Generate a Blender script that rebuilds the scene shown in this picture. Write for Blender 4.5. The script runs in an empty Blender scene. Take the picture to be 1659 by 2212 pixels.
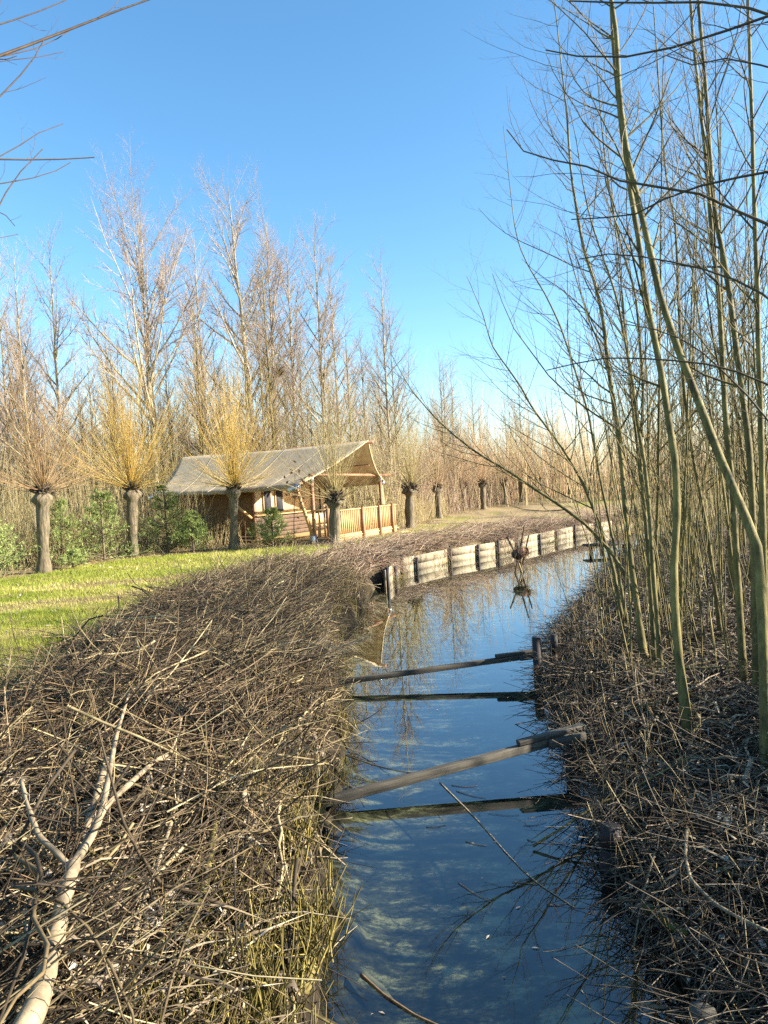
import bpy, math, random
import numpy as np
from mathutils import Matrix, Vector
rng = np.random.default_rng(11)
random.seed(5)
sc = bpy.context.scene
COL = sc.collection
R = math.radians

# ------------------------------------------------------------------ camera
F, CX, CY = 1533.0, 829.5, 1106.0            # focal length and centre of the 1659 x 2212 picture
ROLL, PITCH = R(3.2), math.atan(54 / F)
CAM = np.array([0.0, 0.0, 2.45])
def ray(u, v):
    a = (u - CX) / F; b = -(v - CY) / F
    c, s = math.cos(ROLL), math.sin(ROLL)
    a, b = a * c + b * s, -a * s + b * c
    return np.array([a, math.cos(PITCH) + b * math.sin(PITCH), -math.sin(PITCH) + b * math.cos(PITCH)])
def Pz(u, v, z):
    r = ray(u, v); return CAM + r * ((z - CAM[2]) / r[2])
def Pd(u, v, d):
    r = ray(u, v); return CAM + r * (d / r[1])
cam = bpy.data.cameras.new('camera'); camo = bpy.data.objects.new('camera', cam); COL.objects.link(camo)
fw = ray(CX, CY); rt = ray(CX + F, CY) - fw; up = ray(CX, CY - F) - fw
M = Matrix.Identity(4)
for i in range(3):
    M[i][0] = rt[i]; M[i][1] = up[i]; M[i][2] = -fw[i]; M[i][3] = CAM[i]
camo.matrix_world = M
cam.sensor_fit = 'VERTICAL'; cam.sensor_height = 24.0; cam.lens = 24.0 * F / 2212.0
cam.clip_start = 0.05; cam.clip_end = 3000
sc.camera = camo

# ------------------------------------------------------------------ sky, sun, exposure
SUN_AZ, SUN_EL = R(95), R(23.5)
w = bpy.data.worlds.new('World'); sc.world = w; w.use_nodes = True
nt = w.node_tree; nt.nodes.clear()
wo = nt.nodes.new('ShaderNodeOutputWorld'); bg = nt.nodes.new('ShaderNodeBackground'); sk = nt.nodes.new('ShaderNodeTexSky')
sk.sky_type = 'NISHITA'; sk.sun_disc = False; sk.sun_elevation = SUN_EL; sk.sun_rotation = SUN_AZ
sk.air_density = 1.0; sk.dust_density = 0.4; sk.ozone_density = 3.0; sk.altitude = 0
hs = nt.nodes.new('ShaderNodeHueSaturation'); hs.inputs['Saturation'].default_value = 1.15; hs.inputs['Hue'].default_value = .492
nt.links.new(sk.outputs[0], hs.inputs['Color']); nt.links.new(hs.outputs[0], bg.inputs[0])
nt.links.new(bg.outputs[0], wo.inputs[0]); bg.inputs[1].default_value = 0.085
sd = Vector((math.sin(SUN_AZ) * math.cos(SUN_EL), math.cos(SUN_AZ) * math.cos(SUN_EL), math.sin(SUN_EL)))
sl = bpy.data.lights.new('sun', 'SUN'); sl.energy = 5.0; sl.angle = R(0.53); sl.color = (1.0, 0.93, 0.81)
so = bpy.data.objects.new('sun', sl); COL.objects.link(so)
so.rotation_euler = sd.to_track_quat('Z', 'Y').to_euler()
sc.view_settings.view_transform = 'Standard'; sc.view_settings.look = 'None'
sc.view_settings.gamma = 1.0; sc.view_settings.exposure = 1.95
sc.view_settings.use_curve_mapping = False
sc.render.engine = 'CYCLES'
sc.cycles.use_denoising = False; sc.cycles.max_bounces = 8; sc.cycles.transparent_max_bounces = 12
sc.cycles.caustics_reflective = False; sc.cycles.caustics_refractive = False

# ------------------------------------------------------------------ numpy helpers
def sstep(a, b, x):
    t = np.clip((np.asarray(x, float) - a) / (b - a), 0, 1); return t * t * (3 - 2 * t)
_tab = np.random.default_rng(3).random((256, 256))
def vnoise(x, y):
    x = np.asarray(x, float); y = np.asarray(y, float)
    xi = np.floor(x).astype(int); yi = np.floor(y).astype(int); fx = x - xi; fy = y - yi
    fx = fx * fx * (3 - 2 * fx); fy = fy * fy * (3 - 2 * fy)
    g = lambda i, j: _tab[i % 256, j % 256]
    return (g(xi, yi) * (1 - fx) + g(xi + 1, yi) * fx) * (1 - fy) + (g(xi, yi + 1) * (1 - fx) + g(xi + 1, yi + 1) * fx) * fy
def fbm(x, y):
    return (vnoise(x, y) + .5 * vnoise(2.1 * x + 9, 2.1 * y + 4) + .25 * vnoise(4.3 * x + 2, 4.3 * y + 7)) / 1.75
def nrm(a): return a / np.maximum(np.linalg.norm(a, axis=-1, keepdims=True), 1e-9)

# ------------------------------------------------------------------ materials
def new_mat(name):
    m = bpy.data.materials.new(name); m.use_nodes = True
    t = m.node_tree; b = t.nodes['Principled BSDF']; return m, t, b
def N(t, kind, **kw):
    n = t.nodes.new(kind)
    for k, v in kw.items(): setattr(n, k, v)
    return n
def ramp(t, fac, stops):
    r = N(t, 'ShaderNodeValToRGB'); e = r.color_ramp.elements
    while len(e) < len(stops): e.new(0.5)
    for i, (p, c) in enumerate(stops): e[i].position = p; e[i].color = (*c, 1)
    t.links.new(fac, r.inputs[0]); return r.outputs[0]
def noise(t, scale, detail=4, rough=.6, coord='Object', stretch=None):
    tc = N(t, 'ShaderNodeTexCoord'); n = N(t, 'ShaderNodeTexNoise')
    n.inputs['Scale'].default_value = scale; n.inputs['Detail'].default_value = detail; n.inputs['Roughness'].default_value = rough
    src = tc.outputs[coord]
    if stretch:
        mp = N(t, 'ShaderNodeMapping'); mp.inputs['Scale'].default_value = stretch; t.links.new(src, mp.inputs[0]); src = mp.outputs[0]
    t.links.new(src, n.inputs[0]); return n.outputs[0]
def mix(t, fac, a, b, mode='MIX'):
    n = N(t, 'ShaderNodeMix', data_type='RGBA', blend_type=mode)
    for s, x in ((n.inputs[0], fac), (n.inputs[6], a), (n.inputs[7], b)):
        if isinstance(x, (int, float)): s.default_value = x
        elif isinstance(x, tuple): s.default_value = (*x, 1)
        else: t.links.new(x, s)
    return n.outputs[2]
def bump(t, b, h, strength=.4, dist=.02):
    n = N(t, 'ShaderNodeBump'); n.inputs['Strength'].default_value = strength; n.inputs['Distance'].default_value = dist
    t.links.new(h, n.inputs['Height']); t.links.new(n.outputs[0], b.inputs['Normal'])
def attr(t, name):
    a = N(t, 'ShaderNodeAttribute'); a.attribute_name = name; return a.outputs['Fac']
def tint_mat(name, cols, rough=.75, nscale=18, var=.45, trans=0.0, stretch=None):
    """colour varies from piece to piece by the 'tint' attribute, with grain from noise"""
    m, t, b = new_mat(name)
    n = len(cols)
    c = ramp(t, attr(t, 'tint'), [(i / (n - 1), c) for i, c in enumerate(cols)])
    g = ramp(t, noise(t, nscale, 5, .65, 'Object', stretch), [(.3, (1 - var,) * 3), (.7, (1 + var * .6,) * 3)])
    c = mix(t, 1.0, c, g, 'MULTIPLY')
    t.links.new(c, b.inputs['Base Color']); b.inputs['Roughness'].default_value = rough
    b.inputs['Specular IOR Level'].default_value = .3
    if trans:
        tr = N(t, 'ShaderNodeBsdfTranslucent'); t.links.new(c, tr.inputs[0])
        ms = N(t, 'ShaderNodeMixShader'); ms.inputs[0].default_value = trans
        t.links.new(b.outputs[0], ms.inputs[1]); t.links.new(tr.outputs[0], ms.inputs[2])
        t.links.new(ms.outputs[0], t.nodes['Material Output'].inputs[0])
    return m
def add_bump(m, scale, stretch, st, dist):
    t = m.node_tree; bump(t, t.nodes['Principled BSDF'], noise(t, scale, 5, .7, 'Object', stretch), st, dist); return m
def plain_mat(name, c1, c2, scale=10, rough=.8, stretch=None, bstr=.3, bdist=.01, trans=0, metal=0):
    m, t, b = new_mat(name)
    n = noise(t, scale, 6, .65, 'Object', stretch)
    c = ramp(t, n, [(.3, c1), (.7, c2)])
    t.links.new(c, b.inputs['Base Color']); b.inputs['Roughness'].default_value = rough; b.inputs['Metallic'].default_value = metal
    bump(t, b, n, bstr, bdist)
    if trans:
        tr = N(t, 'ShaderNodeBsdfTranslucent'); t.links.new(c, tr.inputs[0])
        ms = N(t, 'ShaderNodeMixShader'); ms.inputs[0].default_value = trans
        t.links.new(b.outputs[0], ms.inputs[1]); t.links.new(tr.outputs[0], ms.inputs[2])
        t.links.new(ms.outputs[0], t.nodes['Material Output'].inputs[0])
    return m

MT = {}
MT['twig_dry'] = tint_mat('dry_twigs', [(.026, .017, .008), (.08, .053, .024), (.22, .155, .068), (.50, .39, .20)], .7, 25)
MT['twig_mauve'] = tint_mat('mauve_twigs', [(.03, .018, .008), (.085, .052, .026), (.19, .12, .06), (.36, .26, .14)], .7, 25)
MT['twig_red'] = tint_mat('reddish_twigs', [(.11, .062, .04), (.30, .195, .12), (.48, .36, .24)], .7, 20)
MT['stub'] = tint_mat('olive_stems', [(.05, .04, .011), (.16, .125, .032), (.36, .28, .075)], .6, 25)
MT['reed'] = tint_mat('dry_reed', [(.26, .18, .10), (.44, .34, .20), (.58, .48, .32)], .7, 20, trans=.2)
MT['leaf'] = tint_mat('dead_leaves', [(.10, .07, .045), (.28, .21, .13), (.55, .47, .37)], .6, 30)
MT['oak_leaf'] = tint_mat('brown_oak_leaves', [(.16, .07, .03), (.26, .12, .05), (.34, .18, .08)], .7, 30, trans=.25)
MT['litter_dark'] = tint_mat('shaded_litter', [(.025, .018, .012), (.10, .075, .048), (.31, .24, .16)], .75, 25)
MT['bark_olive'] = tint_mat('olive_bark', [(.08, .06, .018), (.14, .11, .03), (.22, .175, .055)], .75, 14, .75, stretch=(1, 1, .25))
def lichen(m, scale, col, lo, hi):
    t = m.node_tree; b = t.nodes['Principled BSDF']; src = b.inputs['Base Color'].links[0].from_socket
    f = ramp(t, noise(t, scale, 6, .7, 'Object', (1, 1, .6)), [(lo, (0, 0, 0)), (hi, (.8, .8, .8))]); t.links.new(mix(t, f, src, col), b.inputs['Base Color'])
lichen(MT['bark_olive'], 9, (.25, .22, .085), .55, .68); lichen(MT['bark_olive'], 5, (.045, .035, .018), .56, .66)
add_bump(MT['bark_olive'], 22, (1, 1, .35), .8, .008)
MT['twig_olive'] = tint_mat('olive_twigs', [(.05, .036, .02), (.115, .085, .042), (.19, .145, .072)], .65, 12, .3)
MT['bark_pale'] = tint_mat('pale_bark', [(.14, .11, .06), (.27, .215, .125), (.40, .335, .225)], .75, 9, .5, stretch=(1, 1, .3))
MT['twig_pale'] = tint_mat('mauve_grey_twigs', [(.20, .135, .105), (.33, .24, .18), (.47, .37, .27)], .8, 6, .2)
MT['twig_wood'] = tint_mat('woodland_twigs', [(.20, .145, .065), (.36, .28, .125), (.52, .42, .21)], .8, 6, .2)
MT['twig_gold'] = tint_mat('golden_shoots', [(.36, .215, .045), (.54, .36, .085), (.66, .48, .15)], .6, 8, .25)
MT['twig_brown'] = tint_mat('russet_shoots', [(.19, .11, .055), (.34, .21, .10), (.48, .33, .17)], .65, 8, .25)
MT['twig_green'] = tint_mat('olive_shoots', [(.19, .145, .06), (.33, .26, .11), (.46, .37, .17)], .65, 8, .25)
MT['needle'] = tint_mat('spruce_needles', [(.06, .095, .026), (.22, .28, .07), (.44, .47, .17)], .6, 8, .3, trans=.15)
MT['grass'] = tint_mat('grass_blades', [(.17, .21, .022), (.28, .305, .04), (.40, .38, .075), (.56, .45, .18)], .6, 3, .3, trans=.3)
MT['straw'] = tint_mat('dry_grass', [(.30, .21, .09), (.45, .34, .16), (.56, .46, .26)], .7, 4, .3, trans=.25)
MT['bare'] = plain_mat('peeled_branch_bark', (.13, .092, .05), (.40, .30, .175), 14, .75, (1, 1, .7), .8, .005)
MT['barkbase'] = plain_mat('pollard_bark', (.03, .023, .013), (.22, .17, .098), 11, .9, (1.6, 1.6, .35), 1.0, .03)
MT['burr'] = plain_mat('dark_willow_burr', (.025, .018, .012), (.12, .085, .05), 16, .9, None, 1.0, .03)
MT['beam'] = plain_mat('weathered_beam', (.03, .026, .018), (.13, .11, .078), 9, .85, (.35, 5, 5), .6, .006)
MT['darkwood'] = plain_mat('wet_dark_wood', (.012, .010, .008), (.045, .029, .022), 8, .7, (3, 3, .5), .6, .006)
MT['plankpale'] = plain_mat('bleached_planks', (.25, .19, .11), (.42, .335, .215), 7, .85, (.7, .7, 9), .15, .003)
MT['larch'] = plain_mat('larch_timber', (.40, .225, .085), (.58, .36, .15), 5, .6, (2, 2, .4), .25, .004)
MT['larchlight'] = plain_mat('fresh_timber', (.52, .33, .14), (.68, .47, .23), 5, .6, (.4, 3, 3), .25, .004)
MT['pole'] = plain_mat('stained_pole', (.17, .075, .035), (.32, .16, .075), 6, .6, (2, 2, .4), .3, .005)
MT['canvasroof'] = plain_mat('taupe_canvas', (.46, .385, .265), (.53, .45, .315), 2.5, .9, None, .3, .02, trans=.42)
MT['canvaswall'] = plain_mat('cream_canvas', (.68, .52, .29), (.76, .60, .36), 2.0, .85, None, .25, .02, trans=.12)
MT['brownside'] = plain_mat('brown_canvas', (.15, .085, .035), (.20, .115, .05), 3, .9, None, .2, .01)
MT['oldplank'] = plain_mat('brown_planks', (.05, .027, .012), (.13, .072, .032), 5, .7, (.5, 2, 3), .4, .005)
MT['valance'] = plain_mat('inner_canvas', (.44, .29, .12), (.52, .35, .15), 3, .9, None, .2, .01, trans=.3)
MT['window'] = plain_mat('dark_mesh_window', (.012, .012, .016), (.03, .03, .035), 6, .9)
MT['zinc'] = plain_mat('galvanised_metal', (.42, .44, .46), (.60, .62, .64), 9, .35, None, .1, .003, metal=.7)
MT['black'] = plain_mat('black_void', (.01, .01, .01), (.02, .02, .02), 5, .8)
MT['wicker'] = tint_mat('brown_wicker', [(.10, .05, .03), (.22, .12, .065), (.34, .2, .11)], .7, 20)
MT['moss'] = plain_mat('moss', (.06, .075, .01), (.17, .19, .02), 30, .9, None, .8, .01)

def ground_material():
    m, t, b = new_mat('ground')
    ng = noise(t, .9, 6, .65); nf = noise(t, 14, 6, .7); ns = noise(t, 1.6, 5, .65, 'Object', (.45, 1.6, 1))
    grass = ramp(t, nf, [(.28, (.10, .125, .012)), (.5, (.20, .23, .024)), (.72, (.31, .29, .05))])
    worn = ramp(t, nf, [(.3, (.11, .068, .032)), (.7, (.29, .19, .09))])
    tr = attr(t, 'track')
    mx = N(t, 'ShaderNodeMath', operation='MULTIPLY'); t.links.new(tr, mx.inputs[0])
    t.links.new(ramp(t, ns, [(.34, (0, 0, 0)), (.52, (1, 1, 1))]), mx.inputs[1])
    grass = mix(t, mx.outputs[0], grass, worn)
    litter = ramp(t, nf, [(.3, (.055, .04, .024)), (.5, (.14, .10, .055)), (.75, (.27, .20, .11))])
    soil = ramp(t, nf, [(.3, (.010, .0075, .005)), (.7, (.034, .026, .016))])
    bed0 = ramp(t, noise(t, 3.4, 9, .78, 'Object', (1.0, 2.0, 1)), [(.40, (.012, .011, .007)), (.51, (.10, .088, .042)), (.60, (.50, .42, .21))])
    straw = ramp(t, nf, [(.3, (.22, .15, .07)), (.7, (.45, .34, .17))])
    c = mix(t, attr(t, 'grass'), litter, grass)
    c = mix(t, attr(t, 'strawy'), c, straw)
    c = mix(t, attr(t, 'soil'), c, soil)
    c = mix(t, attr(t, 'bed'), c, bed0)
    t.links.new(c, b.inputs['Base Color']); b.inputs['Roughness'].default_value = .95
    b.inputs['Specular IOR Level'].default_value = .1
    bump(t, b, nf, .5, .03)
    return m
def water_material():
    m, t, b = new_mat('water')
    t.nodes.remove(b)
    tr = N(t, 'ShaderNodeBsdfTransparent'); tr.inputs[0].default_value = (.54, .60, .57, 1)
    gl = N(t, 'ShaderNodeBsdfGlossy'); gl.inputs['Roughness'].default_value = .012; gl.inputs[0].default_value = (.95, .97, 1, 1)
    lw = N(t, 'ShaderNodeLayerWeight'); lw.inputs[0].default_value = .5
    pw = N(t, 'ShaderNodeMath', operation='POWER'); t.links.new(lw.outputs['Facing'], pw.inputs[0]); pw.inputs[1].default_value = 3.5
    fr = N(t, 'ShaderNodeMapRange'); t.links.new(pw.outputs[0], fr.inputs[0]); fr.inputs[3].default_value = .085; fr.inputs[4].default_value = .97
    ms = N(t, 'ShaderNodeMixShader')
    n = noise(t, 3.0, 3, .5, 'Object', (1, .6, 1))
    bp = N(t, 'ShaderNodeBump'); bp.inputs['Strength'].default_value = .03; bp.inputs['Distance'].default_value = .02
    t.links.new(n, bp.inputs['Height'])
    t.links.new(bp.outputs[0], gl.inputs['Normal']); t.links.new(bp.outputs[0], lw.inputs['Normal'])
    t.links.new(fr.outputs[0], ms.inputs[0]); t.links.new(tr.outputs[0], ms.inputs[1]); t.links.new(gl.outputs[0], ms.inputs[2])
    t.links.new(ms.outputs[0], t.nodes['Material Output'].inputs[0])
    return m
MT['ground'] = ground_material(); MT['water'] = water_material()

# ------------------------------------------------------------------ object helpers
def set_props(o, label=None, cat=None, group=None, kind=None):
    for k, v in (('label', label), ('category', cat), ('group', group), ('kind', kind)):
        if v: o[k] = v
    return o
def thing(name, label, cat, loc, rotz=0, group=None):
    o = bpy.data.objects.new(name, None); COL.objects.link(o)
    o.location = [float(c) for c in loc]; o.rotation_euler = (0, 0, rotz); o.empty_display_size = .1
    return set_props(o, label, cat, group)
def raw_mesh(name, V, faces4=None, faces3=None, tint=None, smooth=False):
    me = bpy.data.meshes.new(name); V = np.asarray(V, np.float32)
    me.vertices.add(len(V)); me.vertices.foreach_set('co', V.ravel())
    q = np.zeros((0, 4), np.int32) if faces4 is None else np.asarray(faces4, np.int32)
    tr = np.zeros((0, 3), np.int32) if faces3 is None else np.asarray(faces3, np.int32)
    idx = np.concatenate([q.ravel(), tr.ravel()])
    me.loops.add(len(idx)); me.loops.foreach_set('vertex_index', idx)
    me.polygons.add(len(q) + len(tr))
    st = np.concatenate([np.arange(len(q)) * 4, len(q) * 4 + np.arange(len(tr)) * 3]).astype(np.int32)
    me.polygons.foreach_set('loop_start', st)
    if smooth: me.polygons.foreach_set('use_smooth', np.ones(len(st), bool))
    if tint is not None:
        a = me.attributes.new('tint', 'FLOAT', 'POINT'); a.data.foreach_set('value', np.asarray(tint, np.float32))
    me.update(calc_edges=True); return me
def link(name, me, mat, parent=None):
    o = bpy.data.objects.new(name, me); COL.objects.link(o)
    if mat is not None and not me.materials: me.materials.append(mat)
    if parent is not None: o.parent = parent
    return o
def copy_tree(root, loc, rotz=0, scale=1.0, label=None, group=None):
    c = root.copy(); COL.objects.link(c); c.location = [float(x) for x in loc]; c.rotation_euler = (0, 0, rotz); c.scale = (scale,) * 3
    if label: c['label'] = label
    if group: c['group'] = group
    for ch in root.children:
        d = ch.copy(); COL.objects.link(d); d.parent = c
        for g in ch.children:
            e = g.copy(); COL.objects.link(e); e.parent = d
    return c

# tubes: list of (P[B,n,3], R[B,n], k[, tint[B]]) -> one mesh
def tube_arrays(groups):
    V, Q, T = [], [], []; off = 0
    for gp in groups:
        P, Rr, k = gp[0], gp[1], gp[2]; B, n, _ = P.shape
        ti = gp[3] if len(gp) > 3 else rng.random(B)
        tg = nrm(np.gradient(P, axis=1))
        mean = nrm(tg.mean(1)); ref = np.where(np.abs(mean[:, 2:3]) > .75, np.array([[1., 0, 0]]), np.array([[0, 0, 1.]]))
        u = nrm(np.cross(tg, ref[:, None, :])); v = np.cross(tg, u)
        a = np.arange(k) * 2 * np.pi / k
        ring = P[:, :, None, :] + Rr[:, :, None, None] * (np.cos(a)[None, None, :, None] * u[:, :, None, :] + np.sin(a)[None, None, :, None] * v[:, :, None, :])
        V.append(ring.reshape(-1, 3)); T.append(np.repeat(ti, n * k))
        i0 = (np.arange(B)[:, None, None] * n + np.arange(n - 1)[None, :, None]) * k
        j = np.arange(k)[None, None, :]; j2 = (j + 1) % k
        Q.append(np.stack([i0 + j, i0 + j2, i0 + k + j2, i0 + k + j], -1).reshape(-1, 4) + off)
        off += B * n * k
        if k >= 5:                                  # close thick ends
            pass
    return np.concatenate(V), np.concatenate(Q), np.concatenate(T)
def tube_mesh(name, groups):
    V, Q, T = tube_arrays(groups); return raw_mesh(name, V, Q, tint=T, smooth=True)
def grow(P0, D0, L, R0, n, trop=0., wob=.1, tip=.35):
    B = len(P0); P = np.zeros((B, n, 3)); P[:, 0] = P0; D = nrm(D0); L = np.broadcast_to(L, (B,))
    for i in range(1, n):
        D = D + rng.normal(0, wob, (B, 3)); D[:, 2] += trop
        D = nrm(D); P[:, i] = P[:, i - 1] + D * (L / (n - 1))[:, None]
    s = np.linspace(0, 1, n)[None, :]
    return P, np.broadcast_to(R0, (B,))[:, None] * (1 - s * (1 - tip))
def spawn(P, Rr, cnt, t0, t1, ang, sd=.15, up_bias=0., az=None):
    B, n, _ = P.shape
    t = t0 + (t1 - t0) * ((np.arange(cnt)[None, :] + rng.random((B, cnt))) / cnt)
    f = t * (n - 1); i = np.minimum(f.astype(int), n - 2); fr = (f - i)[..., None]
    b = np.arange(B)[:, None]
    p = P[b, i] * (1 - fr) + P[b, i + 1] * fr
    r = Rr[b, i] * (1 - fr[..., 0]) + Rr[b, i + 1] * fr[..., 0]
    tg = nrm(P[b, i + 1] - P[b, i]).reshape(-1, 3)
    q = rng.normal(size=tg.shape); q[:, 2] += up_bias
    q = nrm(q - (q * tg).sum(-1, keepdims=True) * tg)
    a = (ang + rng.normal(0, sd, len(tg)))[:, None]
    D = tg * np.cos(a) + q * np.sin(a)
    return p.reshape(-1, 3), D, r.reshape(-1), t.reshape(-1)
def resample(pts, n):
    pts = np.asarray(pts, float); d = np.r_[0, np.cumsum(np.linalg.norm(np.diff(pts, axis=0), axis=1))]
    m = 24 * len(pts); s = np.linspace(0, d[-1], m)
    q = np.stack([np.interp(s, d, pts[:, k]) for k in range(3)], 1)
    w_ = max(3, m // (len(pts) * 2)) | 1
    pad = np.concatenate([np.repeat(q[:1], w_ // 2, 0), q, np.repeat(q[-1:], w_ // 2, 0)])
    ker = np.ones(w_) / w_
    q = np.stack([np.convolve(pad[:, k], ker, 'valid') for k in range(3)], 1); q[0] = pts[0]; q[-1] = pts[-1]
    return q[np.linspace(0, m - 1, n).round().astype(int)]

# simple solids
def box_arrays(c, s, M3=None):
    x, y, z = [d / 2 for d in s]
    v = np.array([[-x, -y, -z], [x, -y, -z], [x, y, -z], [-x, y, -z], [-x, -y, z], [x, -y, z], [x, y, z], [-x, y, z]])
    if M3 is not None: v = v @ np.asarray(M3).T
    q = np.array([[0, 3, 2, 1], [4, 5, 6, 7], [0, 1, 5, 4], [1, 2, 6, 5], [2, 3, 7, 6], [3, 0, 4, 7]])
    return v + np.asarray(c), q
def boxes_mesh(name, lst):
    V, Q = [], []; o = 0
    for it in lst:
        v, q = box_arrays(*it); V.append(v); Q.append(q + o); o += len(v)
    return raw_mesh(name, np.concatenate(V), np.concatenate(Q))
def bevel(o, w_=.006):
    b = o.modifiers.new('bevel', 'BEVEL'); b.width = w_; b.segments = 2; return o
def rod_arrays(p, q, r0, r1=None, k=10, n=2):
    p, q = np.asarray(p, float), np.asarray(q, float); r1 = r0 if r1 is None else r1
    P = np.linspace(p, q, n)[None]; Rr = np.linspace(r0, r1, n)[None]
    V, Q, _ = tube_arrays([(P, Rr, k)])
    nv = len(V); V = np.concatenate([V, [p], [q]])
    T = [[nv, (i + 1) % k, i] for i in range(k)] + [[nv + 1, (n - 1) * k + i, (n - 1) * k + (i + 1) % k] for i in range(k)]
    return V, Q, np.array(T)
def rods_mesh(name, lst, tint=.5):
    V, Q, T = [], [], []; o = 0
    for it in lst:
        v, q, t = rod_arrays(*it); V.append(v); Q.append(q + o); T.append(t + o); o += len(v)
    V = np.concatenate(V)
    return raw_mesh(name, V, np.concatenate(Q), np.concatenate(T), tint=np.full(len(V), tint), smooth=False)
def limb_mesh(name, specs, k=9, lump=.08):
    """closed, slightly knobbly branch pieces: specs = (points, radius at base, radius at tip)"""
    V, Q, T, TI = [], [], [], []; o = 0
    for pts, r0, r1 in specs:
        n = max(6, 5 * len(pts)); P = resample(pts, n)[None]
        rr = np.linspace(r0, r1, n) * (1 + rng.normal(0, lump, n))
        v, q, ti = tube_arrays([(P, rr[None], k)])
        nv = len(v); v = np.concatenate([v, P[0, :1], P[0, -1:]])
        t = np.array([[nv, (i + 1) % k, i] for i in range(k)] + [[nv + 1, (n - 1) * k + i, (n - 1) * k + (i + 1) % k] for i in range(k)])
        V.append(v); Q.append(q + o); T.append(t + o); TI.append(np.full(len(v), rng.uniform(.3, .8))); o += len(v)
    return raw_mesh(name, np.concatenate(V), np.concatenate(Q), np.concatenate(T), tint=np.concatenate(TI), smooth=True)

# ------------------------------------------------------------------ the lie of the land
_ly = [-20, 3.2, 4.7, 8.4, 10.9, 15.2, 17.3, 19.85, 21.95, 23.6, 28.85, 33.5, 37, 40, 43, 46]
_lx = [-.4, -.4, -.48, -.60, -.76, -.50, -.32, .10, 1.67, 3.4, 7.4, 12, 18, 27, 60, 600]
_ry = [-20, 3.77, 4.49, 5.2, 7.97, 10.4, 13.3, 19.2, 28, 32, 35, 37.5, 40]
_rx = [1.08, 1.11, 1.25, 1.34, 1.70, 2.29, 3.6, 5.96, 11, 16.5, 26, 60, 620]
xL = lambda y: np.interp(y, _ly, _lx) + (.26 * (vnoise(np.asarray(y) * 1.7 + 40, 3.3) - .5) + .12 * (vnoise(np.asarray(y) * 4.1, 8.3) - .5)) * (1 - sstep(14, 17, y))
xR = lambda y: np.interp(y, _ry, _rx) + .2 * (vnoise(np.asarray(y) * 1.5 + 4, 13.3) - .5)
_rowx = [-60, -9.9, -8.2, -5.0, -1.7, 1.06, 2.8, 7, 20]
_rowy = [19.5, 19.5, 22.8, 24.0, 23.6, 30.0, 37.0, 47, 75]
rowy = lambda x: np.interp(x, _rowx, _rowy)
def gz(x, y, rough=True):
    x = np.asarray(x, float); y = np.asarray(y, float)
    u = xL(y) - x; v = x - xR(y)
    base = .5 + .14 * sstep(15, 23, y) * sstep(0, 4, u) + .05 * (fbm(x * .4, y * .4) - .5)
    mound = np.interp(u, [-.35, 0, .10, .36, 1.0, 1.8, 2.4, 3.0, 3.7], [-.2, -.1, .26, .46, .66, .79, .72, .56, .5])
    m = 1 - .72 * sstep(12, 19, y)
    mound = np.where(mound > .5, .5 + (mound - .5) * m, mound)
    if rough: mound = mound + sstep(.1, .8, u) * sstep(3.8, 2.6, u) * m * (.46 * (fbm(x * 1.5 + 3, y * 1.5) - .5) + .22 * (vnoise(x * 4.2, y * 4.2) - .5))
    wall = np.interp(u, [-.05, .03], [-.3, .44]) + .22 * sstep(.1, .8, u) * sstep(2.4, 1.2, u) * (1 - .6 * sstep(24, 32, y))
    w_ = sstep(17.0, 18.4, y)
    zl = mound * (1 - w_) + wall * w_
    zl = np.where(u > 3.7, base, np.where(u > 2.6, zl + (base - zl) * sstep(2.6, 3.7, u), zl))
    zr = np.interp(v, [-.35, 0, .15, .6, 1.2, 2.5, 5.0], [-.2, -.1, .06, .20, .34, .48, .56])
    if rough: zr = zr + sstep(.1, .6, v) * .22 * (fbm(x * 1.2 + 7, y * 1.2 + 5) - .5)
    mid = -.15 - .09 * fbm(x * 1.4, y * 1.4) - .25 * sstep(9, 14, y)
    z = np.where(u > -.35, zl, mid); z = np.where(v > -.35, np.maximum(z, zr), z)
    return z
def Ps(u, v, h=.1):
    """where the line of sight meets the bank, h above it"""
    r = ray(u, v); t = np.linspace(1.5, 60, 6000); p = CAM + r * t[:, None]
    below = p[:, 2] < gz(p[:, 0], p[:, 1], False) + h
    i = int(np.argmax(below)) if below.any() else 400
    return p[i]

xs = np.concatenate([-np.geomspace(400, 14.3, 18), np.arange(-14, 14.01, .16), np.geomspace(14.4, 400, 26)])
ys = np.concatenate([[-400, -120, -40, -15, -6], np.arange(-2, 36.01, .16), np.geomspace(36.4, 900, 40)])
X, Y = np.meshgrid(xs, ys); Z = gz(X, Y)
far = (np.abs(X) > 60) | (Y > 90) | (Y < -12)
Z = np.where(far, .5, Z)
nx, ny = len(xs), len(ys)
ii = (np.arange(ny - 1)[:, None] * nx + np.arange(nx - 1)[None, :])
me = raw_mesh('ground', np.stack([X, Y, Z], -1).reshape(-1, 3), np.stack([ii, ii + 1, ii + nx + 1, ii + nx], -1).reshape(-1, 4), smooth=True)
U = xL(Y) - X; Vv = X - xR(Y)
edge = .35 * (fbm(X * 1.3, Y * 1.3) - .5)
def grass_mask(x, y):
    u = xL(y) - x; e = .9 * (fbm(x * 1.0, y * 1.0) - .5)
    g = sstep(.1, .9, rowy(x) - y + e) * np.where(y < 18, sstep(2.75, 3.3, u + e), sstep(1.2, 2.0, u + e))
    return g * (1 - sstep(20, 25, y) * sstep(-1.5, 1.0, x) * (1 - .8 * sstep(.52, .66, fbm(x * .5 + 3, y * .5))))
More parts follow.
